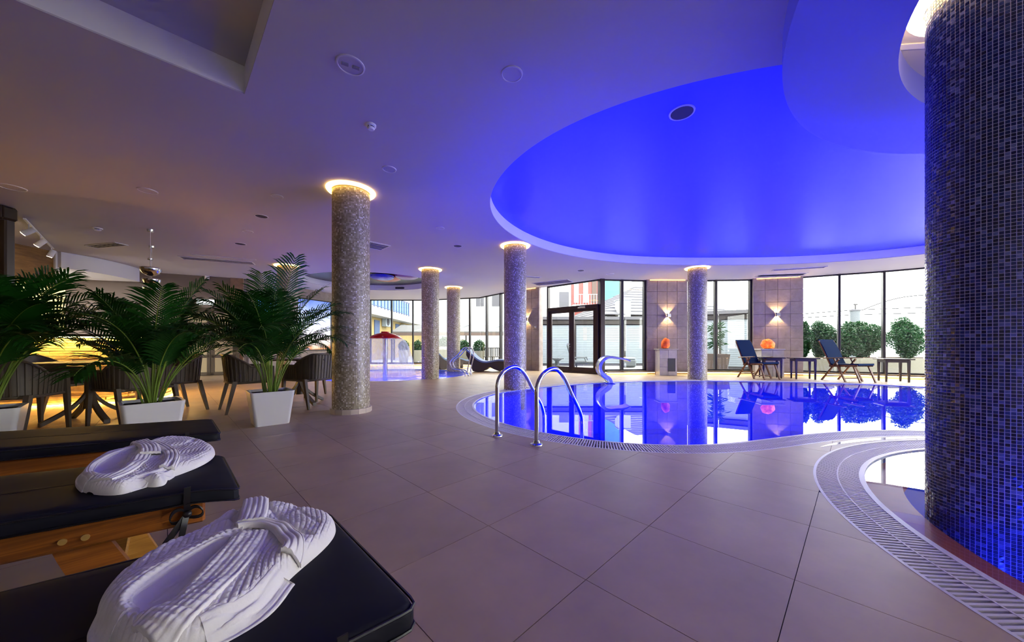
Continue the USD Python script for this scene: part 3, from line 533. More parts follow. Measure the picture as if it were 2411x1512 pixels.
# ================================================================ loungers and robes
M.update(teak=woodm('teak', (100, 50, 10), (188, 112, 34), .35, (.9, 16, 20)), teak_y=woodm('teak_pale', (150, 96, 30), (204, 150, 66), .4, (1.2, 14, 14)), black=pm('black_leatherette', (25, 26, 35), .62, spec=.14, bump=(160, .05, .002)), blackp=pm('black_piping', (22, 22, 26), .4), brass=pm('brass', (214, 176, 96), .45, .5),
    robe=pm('waffle_cotton', (238, 234, 228), .85, bump=(420, .12, .002)))
SL = .07                                                   # the beds rise gently towards the head
def rrect(x0, x1, y0, y1, r, ins, n=240):
    x0, x1, y0, y1 = x0 + ins, x1 - ins, y0 + ins, y1 - ins; r = max(r - ins * .6, .004)
    q = Polygon([(x0 + r, y0 + r), (x1 - r, y0 + r), (x1 - r, y1 - r), (x0 + r, y1 - r)]).buffer(r, 12).exterior
    s0 = q.project(Point(x0, (y0 + y1) / 2)); return np.array([q.interpolate((s0 + s) % q.length).coords[0] for s in np.linspace(0, q.length, n, endpoint=False)])
def slope(m, zs=1.0): m = m.copy(); m.vertices[:, 2] += SL * m.vertices[:, 0]; return m
CW, CLN, CT = .57, 1.95, .42
def cushion(sag):
    rings = [np.c_[rrect(0, CLN, 0, CW, .028, i), np.full(240, z)] for i, z in ((.03, .366), (.006, .369), (0, .378), (0, .405), (.005, .415), (.014, .42), (.05, .423), (.11, .423), (.18, .422), (.25, .421), (.284, .421))]
    m = loft(rings); v = m.vertices; k_ = np.clip((.17 - v[:, 0]) / .17, 0, 1); v[:, 2] -= sag * k_ ** 2
    v[:, 2] += .004 * (meshkit.fbm(v * [5, 9, 3], 3, 4) - .5); v[:, 1] += .006 * (meshkit.fbm(v * [7, 2, 2] + 5, 2, 9) - .5); return slope(m)
def lounger(near, lab, sag, tie=True):
    o = np.array([near[0], near[1], 0]) + CW * E2; t = thing('sun_lounger', lab, 'sun lounger', o, math.radians(225), 'black cushioned teak loungers')
    obj('cushion', cushion(sag), M['black'], t, 35)
    for ins, z in ((-.001, .413), (-.001, .372)):
        p = rrect(0, CLN, 0, CW, .028, ins); k_ = np.clip((.17 - p[:, 0]) / .17, 0, 1); obj('piping', slope(tube(np.c_[p, z - sag * k_ ** 2], .0035, 6, True)), M['blackp'], t)
    for y in (.045, CW - .045): obj('side_rail', slope(cb((1.03, y, .325), (1.86, .036, .082), .008)), M['teak'], t)
    obj('end_rail', slope(cb((.115, CW / 2, .325), (.034, CW - .13, .07), .006)), M['teak'], t)
    for k_ in range(14): obj('slat', slope(cb((.2 + .13 * k_, CW / 2, .357), (.085, CW - .13, .016), .003)), M['teak'], t)
    for y, mt in ((.075, 'teak_y'), (CW - .075, 'teak')):  # far legs: yellow light on the wood is put into its colour
        for xa, xb in ((.42, .26), (1.5, 1.68)):
            zt = .345 + SL * xa; c_ = spl([(xa, y, zt), (xa * .6 + xb * .4, y, zt * .55), (xb, y, 0.002)], 9, False); d = .05 if xa < 1 else -.05
            rings = []
            for i_, q_ in enumerate(c_):
                w = .052 + .012 * math.sin(i_ / 8 * PI); rings.append([(q_[0] + sx * w, y + sy * .017, q_[2]) for sx, sy in ((-1, -1), (1, -1), (1, 1), (-1, 1))])
            obj('leg', loft(rings), M[mt], t, False)
    obj('cross_bar', bar((.33, .09, .17), (.33, CW - .09, .17), .045, .03), M['teak_y'], t)
    for x in (.385, .43): obj('bolt', slope(cyl((x, CW - .024, .318), 0.0095, .008, 18, rx=PI / 2)), M['brass'], t)
    y = CW - .018; zz = .333 + SL * .15
    obj('tie_strap', [strap([(.15, CW + .004, zz + .10), (.152, CW + .006, zz + .05), (.15, CW - .012, zz + .01)], .018, .004, (1, 0, 0)),
        strap(spl([(.15, y, zz), (.19, y + .02, zz + .016), (.195, y + .015, zz - .008), (.15, y + .01, zz - .012)], 14, False), .014, .003, (.2, .5, 1)), strap(spl([(.15, y, zz), (.118, y + .014, zz + .016), (.108, y + .014, zz - .002), (.15, y + .01, zz - .01)], 14, False), .014, .003, (.2, .5, 1)),
        strap(spl([(.15, y + .006, zz), (.18, y + .014, zz - .045), (.205, y + .01, zz - .085)], 10, False), .02, .004, (1, .2, .5)), strap(spl([(.152, y + .006, zz), (.16, y + .016, zz - .04), (.165, y + .012, zz - .075)], 10, False), .018, .004, (1, .2, .3)), mv(trimesh.creation.icosphere(2, .013), (.15, y + .008, zz))], M['blackp'], t)
    return o
oA = lounger((-.193, .716), 'nearest teak lounger in the bottom left corner, black cushion under the bigger robe', .0)
oB = lounger((-1.06, 1.353), 'middle teak lounger, black tie bow and brass bolts showing, smaller robe on it', .022)
oC = lounger((-1.79, 2.133), 'farthest black cushioned lounger, empty, in front of the white planters', .0)
XL, YL = -E1[:2], -E2[:2]
def robe(o, outline, axis, opening, creases, bands, cuff, hmax, lab, rib):
    def loc(px, py, up=.025):                             # photo point -> lounger coordinates on the cushion
        z = .445
        for _ in range(3):
            w = fl(px, py, z)[:2] - o[:2]; x, y = w @ XL, w @ YL; z = .423 + SL * x + up
        return np.array([x, y])
    O = Polygon(spl([loc(*p) for p in outline], 400, True, s=.0005)).buffer(0); A, B = (loc(*p) for p in axis); ux = (B - A) / np.linalg.norm(B - A); uy = np.array([-ux[1], ux[0]])
    ring = np.array(O.exterior.coords); us = (ring - A) @ ux; u0, u1 = us.min() + 5e-4, us.max() - 5e-4; nu, nv = 300, 170
    U = u0 + (u1 - u0) * (1 - np.cos(np.linspace(0, PI, nu))) / 2; rows = []
    for u in U:
        g = O.intersection(LineString([A + ux * u - uy * 2, A + ux * u + uy * 2])); b = np.array([c for q in getattr(g, 'geoms', [g]) for c in q.coords]); v = (b - A) @ uy
        rows.append((A + ux * u)[None] + uy[None] * (v.min() + (v.max() - v.min()) * (1 - np.cos(np.linspace(0, PI, nv))) / 2)[:, None])
    f = np.array(rows).reshape(-1, 2); pts = shapely.points(f); dist = shapely.distance(pts, O.exterior)
    e = np.minimum(dist / .035, 1); h = hmax * np.sqrt(np.clip(1 - (1 - e) ** 2, 0, 1)); full = np.minimum(dist / .02, 1)
    P0 = Polygon(spl([loc(*p) for p in opening], 160, True, s=.0002)); ins = shapely.contains(P0, pts); dp = shapely.distance(pts, P0.exterior); sm = lambda x: np.clip(x, 0, 1) ** 2 * (3 - 2 * np.clip(x, 0, 1))
    lap = sm((.062 - dp) / .012) * ~ins                       # the shawl collar: a flat raised band round the opening
    h += full * (.003 * lap + .004 * np.exp(-((dp - .010) / .010) ** 2) * ~ins) - ins * full * (hmax * .5) * sm(dp / .03) + ins * .016 * (meshkit.fbm(np.c_[(f - A) @ ux * 5, (f - A) @ uy * 24, 0 * dp], 3, 2) - .5)
    for c_, amp, wd in creases: h -= full * amp * np.exp(-(shapely.distance(pts, LineString(spl([loc(*p) for p in c_], 40, False))) / wd) ** 2)
    p3 = np.c_[f, 0 * dist]; u, v = f @ np.array([math.cos(rib), math.sin(rib)]), f @ np.array([-math.sin(rib), math.cos(rib)])
    h += full * .016 * (meshkit.fbm(np.c_[(f - A) @ ux * 3, (f - A) @ uy * 15, 0 * u], 3, 3) - .5) + full * .006 * (meshkit.fbm(p3 * 22, 2, 5) - .5)
    wob = meshkit.fbm(p3 * 7, 2, 8) * .03; groove = lambda x, p, w=0.0: np.exp(-(((x + w) / p % 1 - .5) * p / .0021) ** 2)
    h -= (full * (1 - .75 * ins) * (.6 + .4 * lap)) * .0046 * np.maximum(groove(u, .0125, wob), .95 * groove(v, .0165, wob))
    z = .4222 + SL * f[:, 0] + np.maximum(h, .0005); V = np.c_[f, z].reshape(nu, nv, 3)
    t = thing('folded_bathrobe', lab, 'bathrobe', o, math.radians(225)); i, j = np.meshgrid(np.arange(nu - 1), np.arange(nv - 1), indexing='ij'); q = np.stack([i * nv + j, (i + 1) * nv + j, (i + 1) * nv + j + 1, i * nv + j + 1], -1).reshape(-1, 4)
    body = trimesh.Trimesh(V.reshape(-1, 3), np.vstack([q[:, [0, 1, 2]], q[:, [0, 2, 3]]]), process=False)
    if np.nansum(body.face_normals[:, 2]) < 0: body.invert()
    obj('robe_body', body, M['robe'], t, True)
    tree = __import__('scipy.spatial', fromlist=['cKDTree']).cKDTree(f)
    def band(path, width, lift, name, wf=0.0, rows=31):
        q = spl([loc(*p) for p in path], 60, False); arcl = np.linalg.norm(np.diff(q, axis=0), axis=1).sum(); n = max(40, int(arcl / .003)); q = spl([loc(*p) for p in path], n, False); T = np.gradient(q, axis=0); T /= np.linalg.norm(T, axis=1, keepdims=True); sd = np.c_[T[:, 1], -T[:, 0]]
        a = np.linspace(-1, 1, rows); xy = q[:, None] + sd[:, None] * (a * width / 2)[None, :, None]; zz = z[tree.query(xy.reshape(-1, 2), 8)[1]].max(1).reshape(n, rows)
        k = np.ones(9) / 9; zz = np.apply_along_axis(lambda r: np.convolve(np.pad(r, 4, 'edge'), k, 'valid'), 0, zz); zz = .5 * zz + .5 * np.apply_along_axis(lambda r: np.convolve(np.pad(r, 3, 'edge'), np.ones(7) / 7, 'valid'), 1, zz)
        top = np.dstack([xy, zz + lift + .004 * (1 - a ** 6)[None] - .0030 * (np.abs(a) < .9) * np.maximum(groove(a * width / 2, .0125)[None] * np.ones((n, 1)), .95 * wf * groove(np.linspace(0, arcl, n), .015)[:, None]) + .004 * (meshkit.fbm(np.dstack([xy * 25, 0 * zz]), 2, 6) - .5)])
        b_ = top.copy(); b_[..., 2] -= .010; obj(name, loft(np.concatenate([top, b_[:, ::-1]], 1)), M['robe'], t, 50)
    for nm, path, w_, lf_, wf in bands: band(path, w_, lf_, nm, wf)
    if cuff:
        a, b = loc(*cuff[0], .0), loc(*cuff[1], .0); m = mv(trimesh.creation.icosphere(5, 1), s=(np.linalg.norm(b - a) / 2, .026, .022)); m.vertices *= (1 + .5 * (meshkit.fbm(m.vertices * [22, 60, 60], 3) - .5))[:, None]
        c_ = (a + b) / 2; obj('cuff', mv(m, (*c_, .434 + SL * c_[0]), math.atan2(*(b - a)[::-1])), M['robe'], t, True)
robe(oA, [(783, 1222), (778, 1262), (735, 1292), (703, 1318), (668, 1348), (650, 1378), (600, 1428), (545, 1462), (490, 1482), (430, 1512), (360, 1535), (300, 1515), (246, 1472), (229, 1432), (240, 1388), (275, 1348), (310, 1320), (375, 1288), (440, 1262), (482, 1240), (522, 1212), (570, 1194), (622, 1186), (680, 1184), (706, 1196), (748, 1198), (776, 1204)],
    [(775, 1225), (300, 1480)], [(574, 1264), (520, 1288), (450, 1322), (380, 1364), (318, 1404), (292, 1432), (306, 1458), (352, 1470), (402, 1446), (446, 1398), (494, 1345), (540, 1296)],
    [([(700, 1316), (645, 1378), (570, 1432), (480, 1495)], .016, .007), ([(560, 1256), (520, 1236), (470, 1258), (400, 1292)], .012, .008), ([(628, 1190), (648, 1222), (700, 1256), (735, 1268)], .007, .006), ([(560, 1202), (545, 1225), (505, 1244)], .014, .008), ([(690, 1200), (720, 1225), (752, 1240)], .004, .005)],
    [('lapel', [(572, 1266), (505, 1284), (435, 1318), (365, 1358), (305, 1398), (268, 1432), (285, 1470)], .052, .002, 1.), ('lapel', [(588, 1276), (560, 1318), (515, 1372), (462, 1428), (405, 1476), (345, 1515)], .078, .004, 1.), ('sleeve', [(662, 1350), (632, 1386), (585, 1428), (530, 1458), (478, 1484)], .055, -.004, .2),
     ('belt', [(556, 1262), (600, 1254), (642, 1256), (680, 1280), (692, 1308), (685, 1322)], .042, .010, 0), ('belt_end', [(600, 1188), (602, 1208), (597, 1232), (588, 1256)], .062, .016, 0)], [(522, 1470), (602, 1418)], .044, 'big white waffle bathrobe folded with its belt, on the nearest black lounger', -.35)
robe(oB, [(504, 1054), (497, 1072), (470, 1086), (445, 1093), (420, 1106), (395, 1113), (380, 1129), (357, 1133), (338, 1131), (310, 1143), (262, 1150), (220, 1148), (195, 1139), (178, 1128), (190, 1112), (236, 1076), (300, 1054), (332, 1049), (372, 1036), (425, 1031), (462, 1034), (495, 1044)],
    [(495, 1060), (195, 1125)], [(320, 1066), (275, 1080), (232, 1095), (214, 1108), (214, 1126), (240, 1136), (270, 1130), (296, 1112), (314, 1090)],
    [([(404, 1100), (370, 1118), (330, 1130)], .014, .008), ([(455, 1042), (430, 1052), (405, 1056)], .012, .008), ([(318, 1058), (290, 1068), (240, 1084)], .010, .008)],
    [('lapel', [(318, 1062), (275, 1074), (232, 1090), (206, 1106), (200, 1122), (215, 1138)], .045, .002, .3), ('lapel', [(332, 1070), (318, 1094), (292, 1116), (262, 1132), (235, 1142)], .075, .004, .3), ('sleeve', [(392, 1108), (360, 1122), (325, 1132), (290, 1142)], .05, -.004, 0),
     ('belt', [(312, 1064), (350, 1054), (386, 1062), (404, 1078), (403, 1096), (393, 1108)], .045, .008, 0), ('belt_end', [(312, 1046), (332, 1054), (348, 1064), (354, 1082)], .062, .014, 0)], [(340, 1131), (396, 1106)], .042, 'smaller white waffle bathrobe folded on the middle black lounger', -.35)
# ================================================================ dining corner, planters and palms
M.update(resin=pm('brown_resin', (92, 82, 68), .5, var=(20, .05)), dcush=pm('dark_cushion', (52, 54, 52), .8), pot=pm('white_planter', (222, 220, 214), .35), soil=pm('soil', (30, 24, 20), .95, bump=(60, .8, .02)),
    frond=leafm('palm_leaf', (28, 84, 16), (74, 136, 38), .35), stemg=pm('palm_stem', (112, 140, 44), .5, var=(6, .25)))
def chair(loc, rz, lab):
    t = thing('dining_armchair', lab, 'chair', loc, rz, 'brown ribbed resin armchairs')     # the seat faces +y
    obj('seat', cb((0, .02, .425), (.54, .50, .035), .012), M['resin'], t); obj('seat_cushion', cb((0, .03, .46), (.48, .45, .04), .018), M['dcush'], t)
    U = spl([(-.28, .24), (-.285, .05), (-.275, -.12), (-.20, -.235), (0, -.265), (.20, -.235), (.275, -.12), (.285, .05), (.28, .24)], 61, False)
    zt = lambda p: .655 + .17 * np.clip((-.02 - p[1]) / .22, 0, 1) ** .8; out = lambda p: np.array([p[0] * 1.06, p[1] * 1.13 if p[1] < 0 else p[1]])
    top = np.array([(*out(p), zt(p)) for p in U]); low = np.array([(*p, .43) for p in U])
    obj('top_rim', tube(top, .014, 8), M['resin'], t); obj('seat_rim', tube(low, .014, 8), M['resin'], t)
    for i in range(2, 59, 2):
        a, b = low[i], top[i]; d = U[min(i + 1, 60)] - U[i - 1]; obj('slat', bar(a, b, .016, .009, up=(-d[1], d[0], 0)), M['resin'], t, False)
    obj('inner_shell', loft(np.stack([low * [.985, .985, 1], top * [.985, .985, 1], top * [.97, .97, 1], low * [.97, .97, 1]], 1)), M['resin'], t)
    for sx in (-1, 1):
        for sy, y0, y1 in ((1, .235, .26), (-1, -.20, -.30)):
            zt_ = .655 if sy > 0 else .45; a, b = np.array([sx * .282, y0, zt_]), np.array([sx * .295, y1, 0.0])
            rings = [[(q[0] + i * w, q[1] + j * w * 1.2, q[2]) for i, j in ((-1, -1), (1, -1), (1, 1), (-1, 1))] for q, w in ((a, .021), (a * .5 + b * .5, .019), (b, .013))]
            obj('leg', loft(rings), M['resin'], t, 50)
    return t
ch = chair((-5.25, 3.62, 0), .35, 'ribbed brown armchair nearest the left picture edge, in front of the glowing bar')
for x, y, rz, lab in ((-4.72, 4.35, 1.35, 'ribbed brown armchair half hidden behind the middle palm, left of its white planter'), (-4.95, 5.05, 2.7, 'brown armchair with its back to the pale double door, right of the middle palm'), (-6.15, 4.55, -1.4, 'brown armchair at the far left of the round-cornered table, before the stone bar'),
        (-3.95, 5.2, -.75, 'brown armchair behind the right palm with two splayed legs showing left of its planter'), (-3.2, 5.55, 1.2, 'brown armchair between the right palm and the tall mosaic column'), (-3.45, 6.55, 3.0, 'brown armchair on the far side of the right table')):
    dup(ch, (x, y, 0), rz, lab)
def dtable(loc, rz, lab):
    t = thing('dining_table', lab, 'table', loc, rz)
    obj('tabletop', cb((0, 0, .737), (.92, .92, .026), .01), M['resin'], t); obj('column', lathe([(.06, .16), (.045, .34), (.045, .70), (.12, .725)], 20), M['resin'], t)
    for k_ in range(4):
        a = PI / 4 + k_ * PI / 2; c_ = spl([(.03, .36), (.10, .24), (.22, .13), (.40, .02)], 12, False)
        obj('foot', loft([[(math.cos(a) * r - math.sin(a) * s * .028, math.sin(a) * r + math.cos(a) * s * .028, z + d) for s, d in ((-1, -.022), (1, -.022), (1, .026), (-1, .026))] for r, z in c_]), M['resin'], t, 50)
    return t
t1 = dtable((-5.38, 4.42, 0), .45, 'square brown resin table on four curved feet, before the glowing stone bar')
dup(t1, (-3.5, 5.72, 0), .3, 'square brown resin table behind the right palm and mosaic column')
t = thing('folded_card', 'small pale yellow folded card on the left dining table', 'table card', (-5.05, 4.45, .75), .5); obj('card', [hull([(-.06, 0, 0), (.06, 0, 0), (-.06, .035, .11), (.06, .035, .11), (-.06, .004, 0), (.06, .004, 0)]), hull([(-.06, .075, 0), (.06, .075, 0), (-.06, .035, .11), (.06, .035, .11), (-.06, .071, 0), (.06, .071, 0)])], pm('yellow_card', (214, 204, 130), .6), t, False)
def planter(loc, rz, lab):
    t = thing('square_planter', lab, 'planter', loc, rz, 'white square planters')
    def sq(a, z, r=.035): q = np.array(Polygon([(-a + r, -a + r), (a - r, -a + r), (a - r, a - r), (-a + r, a - r)]).buffer(r, 6).exterior.coords)[:-1]; return np.c_[q, np.full(len(q), z)]
    obj('shell', loft([sq(.172, 0), sq(.176, .008), sq(.222, .395), sq(.222, .405), sq(.20, .405), sq(.196, .36)]), M['pot'], t, 40); obj('soil', cb((0, 0, .368), (.37, .37, .02)), M['soil'], t, False)
    return t
def palm(loc, Lf, n, seed, lab, spread=1.0, bias=None):
    t = thing('areca_palm', lab, 'palm', loc); g = np.random.default_rng(seed)
    for i in range(n):
        a = 2.39996 * i + g.uniform(-.3, .3); q_ = (i + .5) / n
        if bias is not None and i % 3 == 0: a = bias + g.normal() * .6
        d = np.array([math.cos(a), math.sin(a), 0]); L = Lf * g.uniform(.82, 1.05) * (1 - .12 * q_); s = np.linspace(0, 1, 24)
        th0, th1 = math.radians(4 + 15 * q_ * spread), math.radians(28 + 98 * q_ ** .75 * spread) * g.uniform(.9, 1.12)
        th = th0 + (th1 - th0) * s ** 1.7; st = L / 23; base = d * g.uniform(.01, .075)
        c_ = base + np.vstack([np.zeros(3), np.cumsum((np.sin(th)[1:, None] * d + np.cos(th)[1:, None] * np.array([0, 0, 1.0])) * st, 0)])
        c_ += np.outer(s ** 2, np.array([-d[1], d[0], 0]) * g.normal() * .09)
        T = np.gradient(c_, axis=0); T /= np.linalg.norm(T, axis=1, keepdims=True)
        f = grp('frond', t); obj('stalk', tube(c_, .0088 * (1 - .8 * s), 6), M['stemg'], f)
        V, Fc = [], []; m = 32
        for k_ in range(m):
            q = .36 + .63 * k_ / (m - 1); x = q * 23; i0 = min(int(x), 22); p = c_[i0] + (c_[i0 + 1] - c_[i0]) * (x - i0); tt = T[i0]
            side = np.cross(tt, [0, 0, 1.0]); side = np.array([-d[1], d[0], 0]) if np.linalg.norm(side) < .05 else side / np.linalg.norm(side); nu = np.cross(side, tt)
            Ll = .36 * (Lf / 1.45) * (math.sin(PI * (.14 + .76 * (q - .36) / .63)) ** .8) * g.uniform(.85, 1.15)
            for sg in (-1, 1):
                dv = tt * (.55 + .55 * (q - .36)) + sg * side * .8 + nu * .18; dv /= np.linalg.norm(dv); wv = np.cross(dv, nu); wv /= np.linalg.norm(wv) + 1e-9; w = .0095; dp = g.uniform(.25, .75)
                m1 = p + dv * Ll * .4 + [0, 0, .012 - .02 * dp]; m2 = p + dv * Ll * .74 - [0, 0, Ll * .20 * dp]; tip = p + dv * Ll * .95 - np.array([0, 0, Ll * .52 * dp]); n0 = len(V)
                V += [p - wv * w * .4, p + wv * w * .4, m1 + wv * w, m1 - wv * w, m2 + wv * w * .75, m2 - wv * w * .75, tip]; Fc += [(n0, n0 + 1, n0 + 2), (n0, n0 + 2, n0 + 3), (n0 + 3, n0 + 2, n0 + 4), (n0 + 3, n0 + 4, n0 + 5), (n0 + 5, n0 + 4, n0 + 6)]
        obj('leaflets', trimesh.Trimesh(V, Fc, process=False), M['frond'], f, False, kind='stuff')
p1 = planter((-3.60, 3.47, 0), PI / 4 + .10, 'white square planter of the middle palm, partly behind the farthest lounger')
dup(p1, (-2.985, 4.285, 0), PI / 4 - .03, 'white square planter of the right palm, standing free on the tiles')
dup(p1, (-4.66, 3.05, 0), PI / 4 + .05, 'white square planter cut off by the left picture edge')
palm((-3.60, 3.47, .36), 1.34, 25, 5, 'wide areca palm in the middle white planter', 1.05)
palm((-2.985, 4.285, .36), 1.62, 25, 8, 'tall areca palm in the right white planter beside the mosaic column', .95)
palm((-4.66, 3.05, .36), 1.55, 27, 12, 'areca palm at the left picture edge', 1.0, .2)
# ================================================================ bar corner
M.update(ledge_stone=pm('split_stone', (214, 186, 130), .7, var=(16, .2), rand=.16, bump=(40, .4, .01)), bartop=pm('bar_top', (52, 42, 36), .3), smoke=pm('smoked_panel', (70, 62, 56), .35))
bl = np.array([(-7.80, 5.08), (-7.3, 5.42), (-6.75, 5.72), (-6.35, 6.02), (-6.5, 6.5), (-7.6, 7.6), (-9.0, 9.0)]); bs = LineString(spl(bl, 80, False))
t = thing('stone_bar', 'bar counter clad in rough stacked stone strips glowing yellow, behind the dining table', 'bar counter')
body = bs.buffer(.55, single_sided=True, join_style=1)
if body.contains(Point(-6.3, 5.5)): body = bs.buffer(-.55, single_sided=True)
obj('body', ext(body, 0, 1.08), M['plaster'], t, False); obj('counter', ext(body.buffer(.22), 1.10, 1.14), M['bartop'], t, False)
front = LineString([bs.interpolate(s).coords[0] for s in np.linspace(0, 3.4, 60)]); hh = .042; nrow = 25
sgn = 1 if not body.contains(Point(*(np.array(front.interpolate(.5).coords[0]) + .1 * np.array([S2, -S2])))) else -1
for r_ in range(nrow):
    s = -rng.uniform(0, .3)
    while s < front.length - .03:
        L = rng.uniform(.35, .75); a, b = max(s, 0) + .002, min(s + L, front.length) - .002; s += L
        if b - a < .03 or r_ >= nrow: continue
        P, Q = (np.array(front.interpolate(x).coords[0]) for x in (a, b)); d = Q - P; ln = np.hypot(*d); n_ = np.array([d[1], -d[0]]) / ln * sgn; pr = rng.uniform(.008, .03); c_ = (P + Q) / 2 + n_ * pr / 2
        obj('stone_strip', cb((*c_, .03 + (r_ + .5) * hh), (ln, pr + .03, hh - .003), .004, math.atan2(d[1], d[0])), M['ledge_stone'], t, False)
fr2 = front.parallel_offset(.17, 'right' if sgn > 0 else 'left'); xy = np.array(fr2.coords)
obj('led_strip', strap(np.c_[xy, np.full(len(xy), 1.088)], .018, .012, (0, 0, 1)), glow('bar_led', (1.0, .60, .14), 130), t, False)
xb = np.array(front.parallel_offset(.06, 'right' if sgn > 0 else 'left').coords); obj('foot_led', strap(np.c_[xb, np.full(len(xb), .018)], .02, .02, (0, 0, 1)), glow('bar_foot_led', (1.0, .52, .10), 30), t, False)
# back shelf glowing on the panelled wall, pier, bulkhead
t = thing('lit_back_bar', 'bright yellow lit back bar shelf on the wood panelled wall at the far left', 'shelf', (-10.86, 7.75, 0))
obj('lit_panel', bx((.03, -.1, 1.85), (.04, 1.5, .95)), pm('lit_panel', (236, 214, 140), .5, emit=1.8, ecol=(1, .74, .28)), t, False)
for z in (1.34, 1.85, 2.36): obj('shelf', bx((.14, -.1, z), (.26, 1.56, .03)), M['bartop'], t, False)
t = thing('dark_pier', 'dark pier with a ribbed cornice at the left picture edge', 'pier', (-8.42, 5.60, 0), 0)
obj('pier', cb((0, 0, 1.5), (.66, .12, 3.0), .02), M['smoke'], t); obj('cornice', cb((0, -.02, 3.08), (.72, .20, .22), .03), M['bartop'], t)
for k_ in range(9): obj('rib', cb((-.34 + .085 * k_, -.125, 3.08), (.04, .03, .2), .008), M['bartop'], t, False)
bp = spl([(-10.76, 8.28), (-10.60, 8.97), (-10.66, 9.55), (-10.84, 10.1)], 20, False)
obj('bar_bulkhead', ext(Polygon(list(map(tuple, bp)) + [(-12.9, 9.6), (-12.9, 8.3)]), 2.82, H - .002), pm('bulkhead_paint', (226, 226, 230), .6), label='white curved bulkhead hanging from the ceiling above the bar', category='bulkhead')
# pendants, track lights
pend = None
for i, (x, y, lab) in enumerate(((-6.98, 6.7, 'nearest and biggest of the three chrome bowl pendants over the bar'), (-8.10, 7.8, 'middle chrome bowl pendant over the bar'), (-9.28, 8.9, 'farthest chrome bowl pendant, just above the palm leaves'))):
    if pend is None:
        pend = t = thing('chrome_pendant', lab, 'pendant lamp', (x, y, 2.30)); g_ = np.linspace(0, PI / 2, 14)
        obj('bowl', lathe([(1e-3, 0)] + [(.152 * math.sin(a), .152 - .152 * math.cos(a)) for a in g_[1:]] + [(.148, .16), (.13, .165), (1e-3, .168)], 40), M['chrome'], t)
        obj('cord', cyl((0, 0, .53), .004, .74, 8), M['white'], t); obj('canopy', lathe([(1e-3, .86), (.05, .86), (.055, .898), (1e-3, .898)], 24), M['chrome'], t)
    else: dup(pend, (x, y, 2.30), 0, lab)
a, b = np.array([-8.5, 6.05, 3.17]), np.array([-10.45, 7.9, 3.17]); t = thing('track_light', 'white ceiling track with three spotlights at the upper left', 'track light')
obj('track', bar(a, b, .035, .03), M['white'], t)
for k_, (q, tl) in enumerate(((.12, -.9), (.5, -.7), (.93, -.4))):
    p = a + (b - a) * q; s = grp('spotlight', t, p - [0, 0, .02], -1.0)
    obj('stem', cyl((0, 0, -.045), .01, .09, 10), M['white'], s); obj('head', mv(lathe([(1e-3, .09), (.045, .09), (.05, -.08), (.042, -.08), (.038, .06)], 24), (0, 0, -.13), rx=tl), M['white'], s); obj('bulb', mv(cyl((0, 0, -.080), .040, .012, 20), (0, 0, -.13), rx=tl), glow('spot_%d' % k_, (1, .72, .36), (160, 110, 30)[k_]), s, False)
# door, sign and camera on the back wall
wa, wb_ = np.array([-11.2, 10.5]), np.array([-9.0, 11.6]); wu = (wb_ - wa) / np.linalg.norm(wb_ - wa); wang = math.atan2(wu[1], wu[0]); wn = np.array([wu[1], -wu[0]])
t_ = lambda px: np.linalg.norm((lambda k: (lambda s: wu * s)((k * wa[1] - wa[0]) / (wu[0] - k * wu[1])))((px - CX) / F))
dpos = wa + wu * (t_(497)) + wn * .02
d2 = grp('door_2', None, (*dpos, 0), wang, kind='structure'); M['doorp'] = pm('beige_door', (190, 176, 140), .5)
for s in (-1, 1): obj('frame_post', cb((s * .70, -.02, 1.08), (.08, .1, 2.16)), M['resin'], d2)
obj('frame_head', cb((0, -.02, 2.14), (1.46, .1, .08)), M['resin'], d2)
for s in (-1, 1):
    l = grp('leaf', d2, (s * .33, -.02, 0)); obj('stiles', [cb((x, 0, 1.05), (.09, .05, 2.08)) for x in (-.28, .28)] + [cb((0, 0, z), (.66, .05, .1)) for z in (.06, .62, 1.15, 1.65, 2.06)], M['resin'], l, False)
    for z0, z1 in ((.11, .57), (.67, 1.10), (1.20, 1.60), (1.70, 2.01)): obj('door_panel', cb((0, 0, (z0 + z1) / 2), (.47, .03, z1 - z0), .004), M['doorp'], l, False)
    obj('handle', [cb((-s * .27, -.06, 1.02), (.02, .02, .12), .005), cyl((-s * .27, -.045, 1.06), .01, .04, 10, rx=PI / 2)], M['steel'], l)
p = wa + wu * t_(484) + wn * .04; t = thing('exit_sign', 'small lit white sign with dark chevron marks above the pale door', 'sign', (*p, 2.36), wang)
obj('panel', cb((0, 0, 0), (.44, .05, .17), .01), pm('sign_lit', (236, 240, 246), .4, emit=1.6, ecol=(.9, .95, 1)), t); obj('mark', [bar((x - .05, -.029, -.05), (x + .05, -.029, .05), .02, .004, up=(0, 1, 0)) for x in (-.05, .05, .12)] + [bar((.17, -.029, .05), (.17, -.029, -.05), .02, .004, up=(0, 1, 0))], M['gapd'], t, False)
p = wa + wu * t_(489) + wn * .08; t = thing('dome_camera', 'tiny white dome camera at the top of the taupe wall', 'camera', (*p, 3.06)); obj('base', lathe([(1e-3, .14), (.06, .14), (.06, .05), (.055, .04)], 20), M['white'], t); obj('dome', mv(trimesh.creation.icosphere(2, .05), (0, 0, .04)), M['gapd'], t)
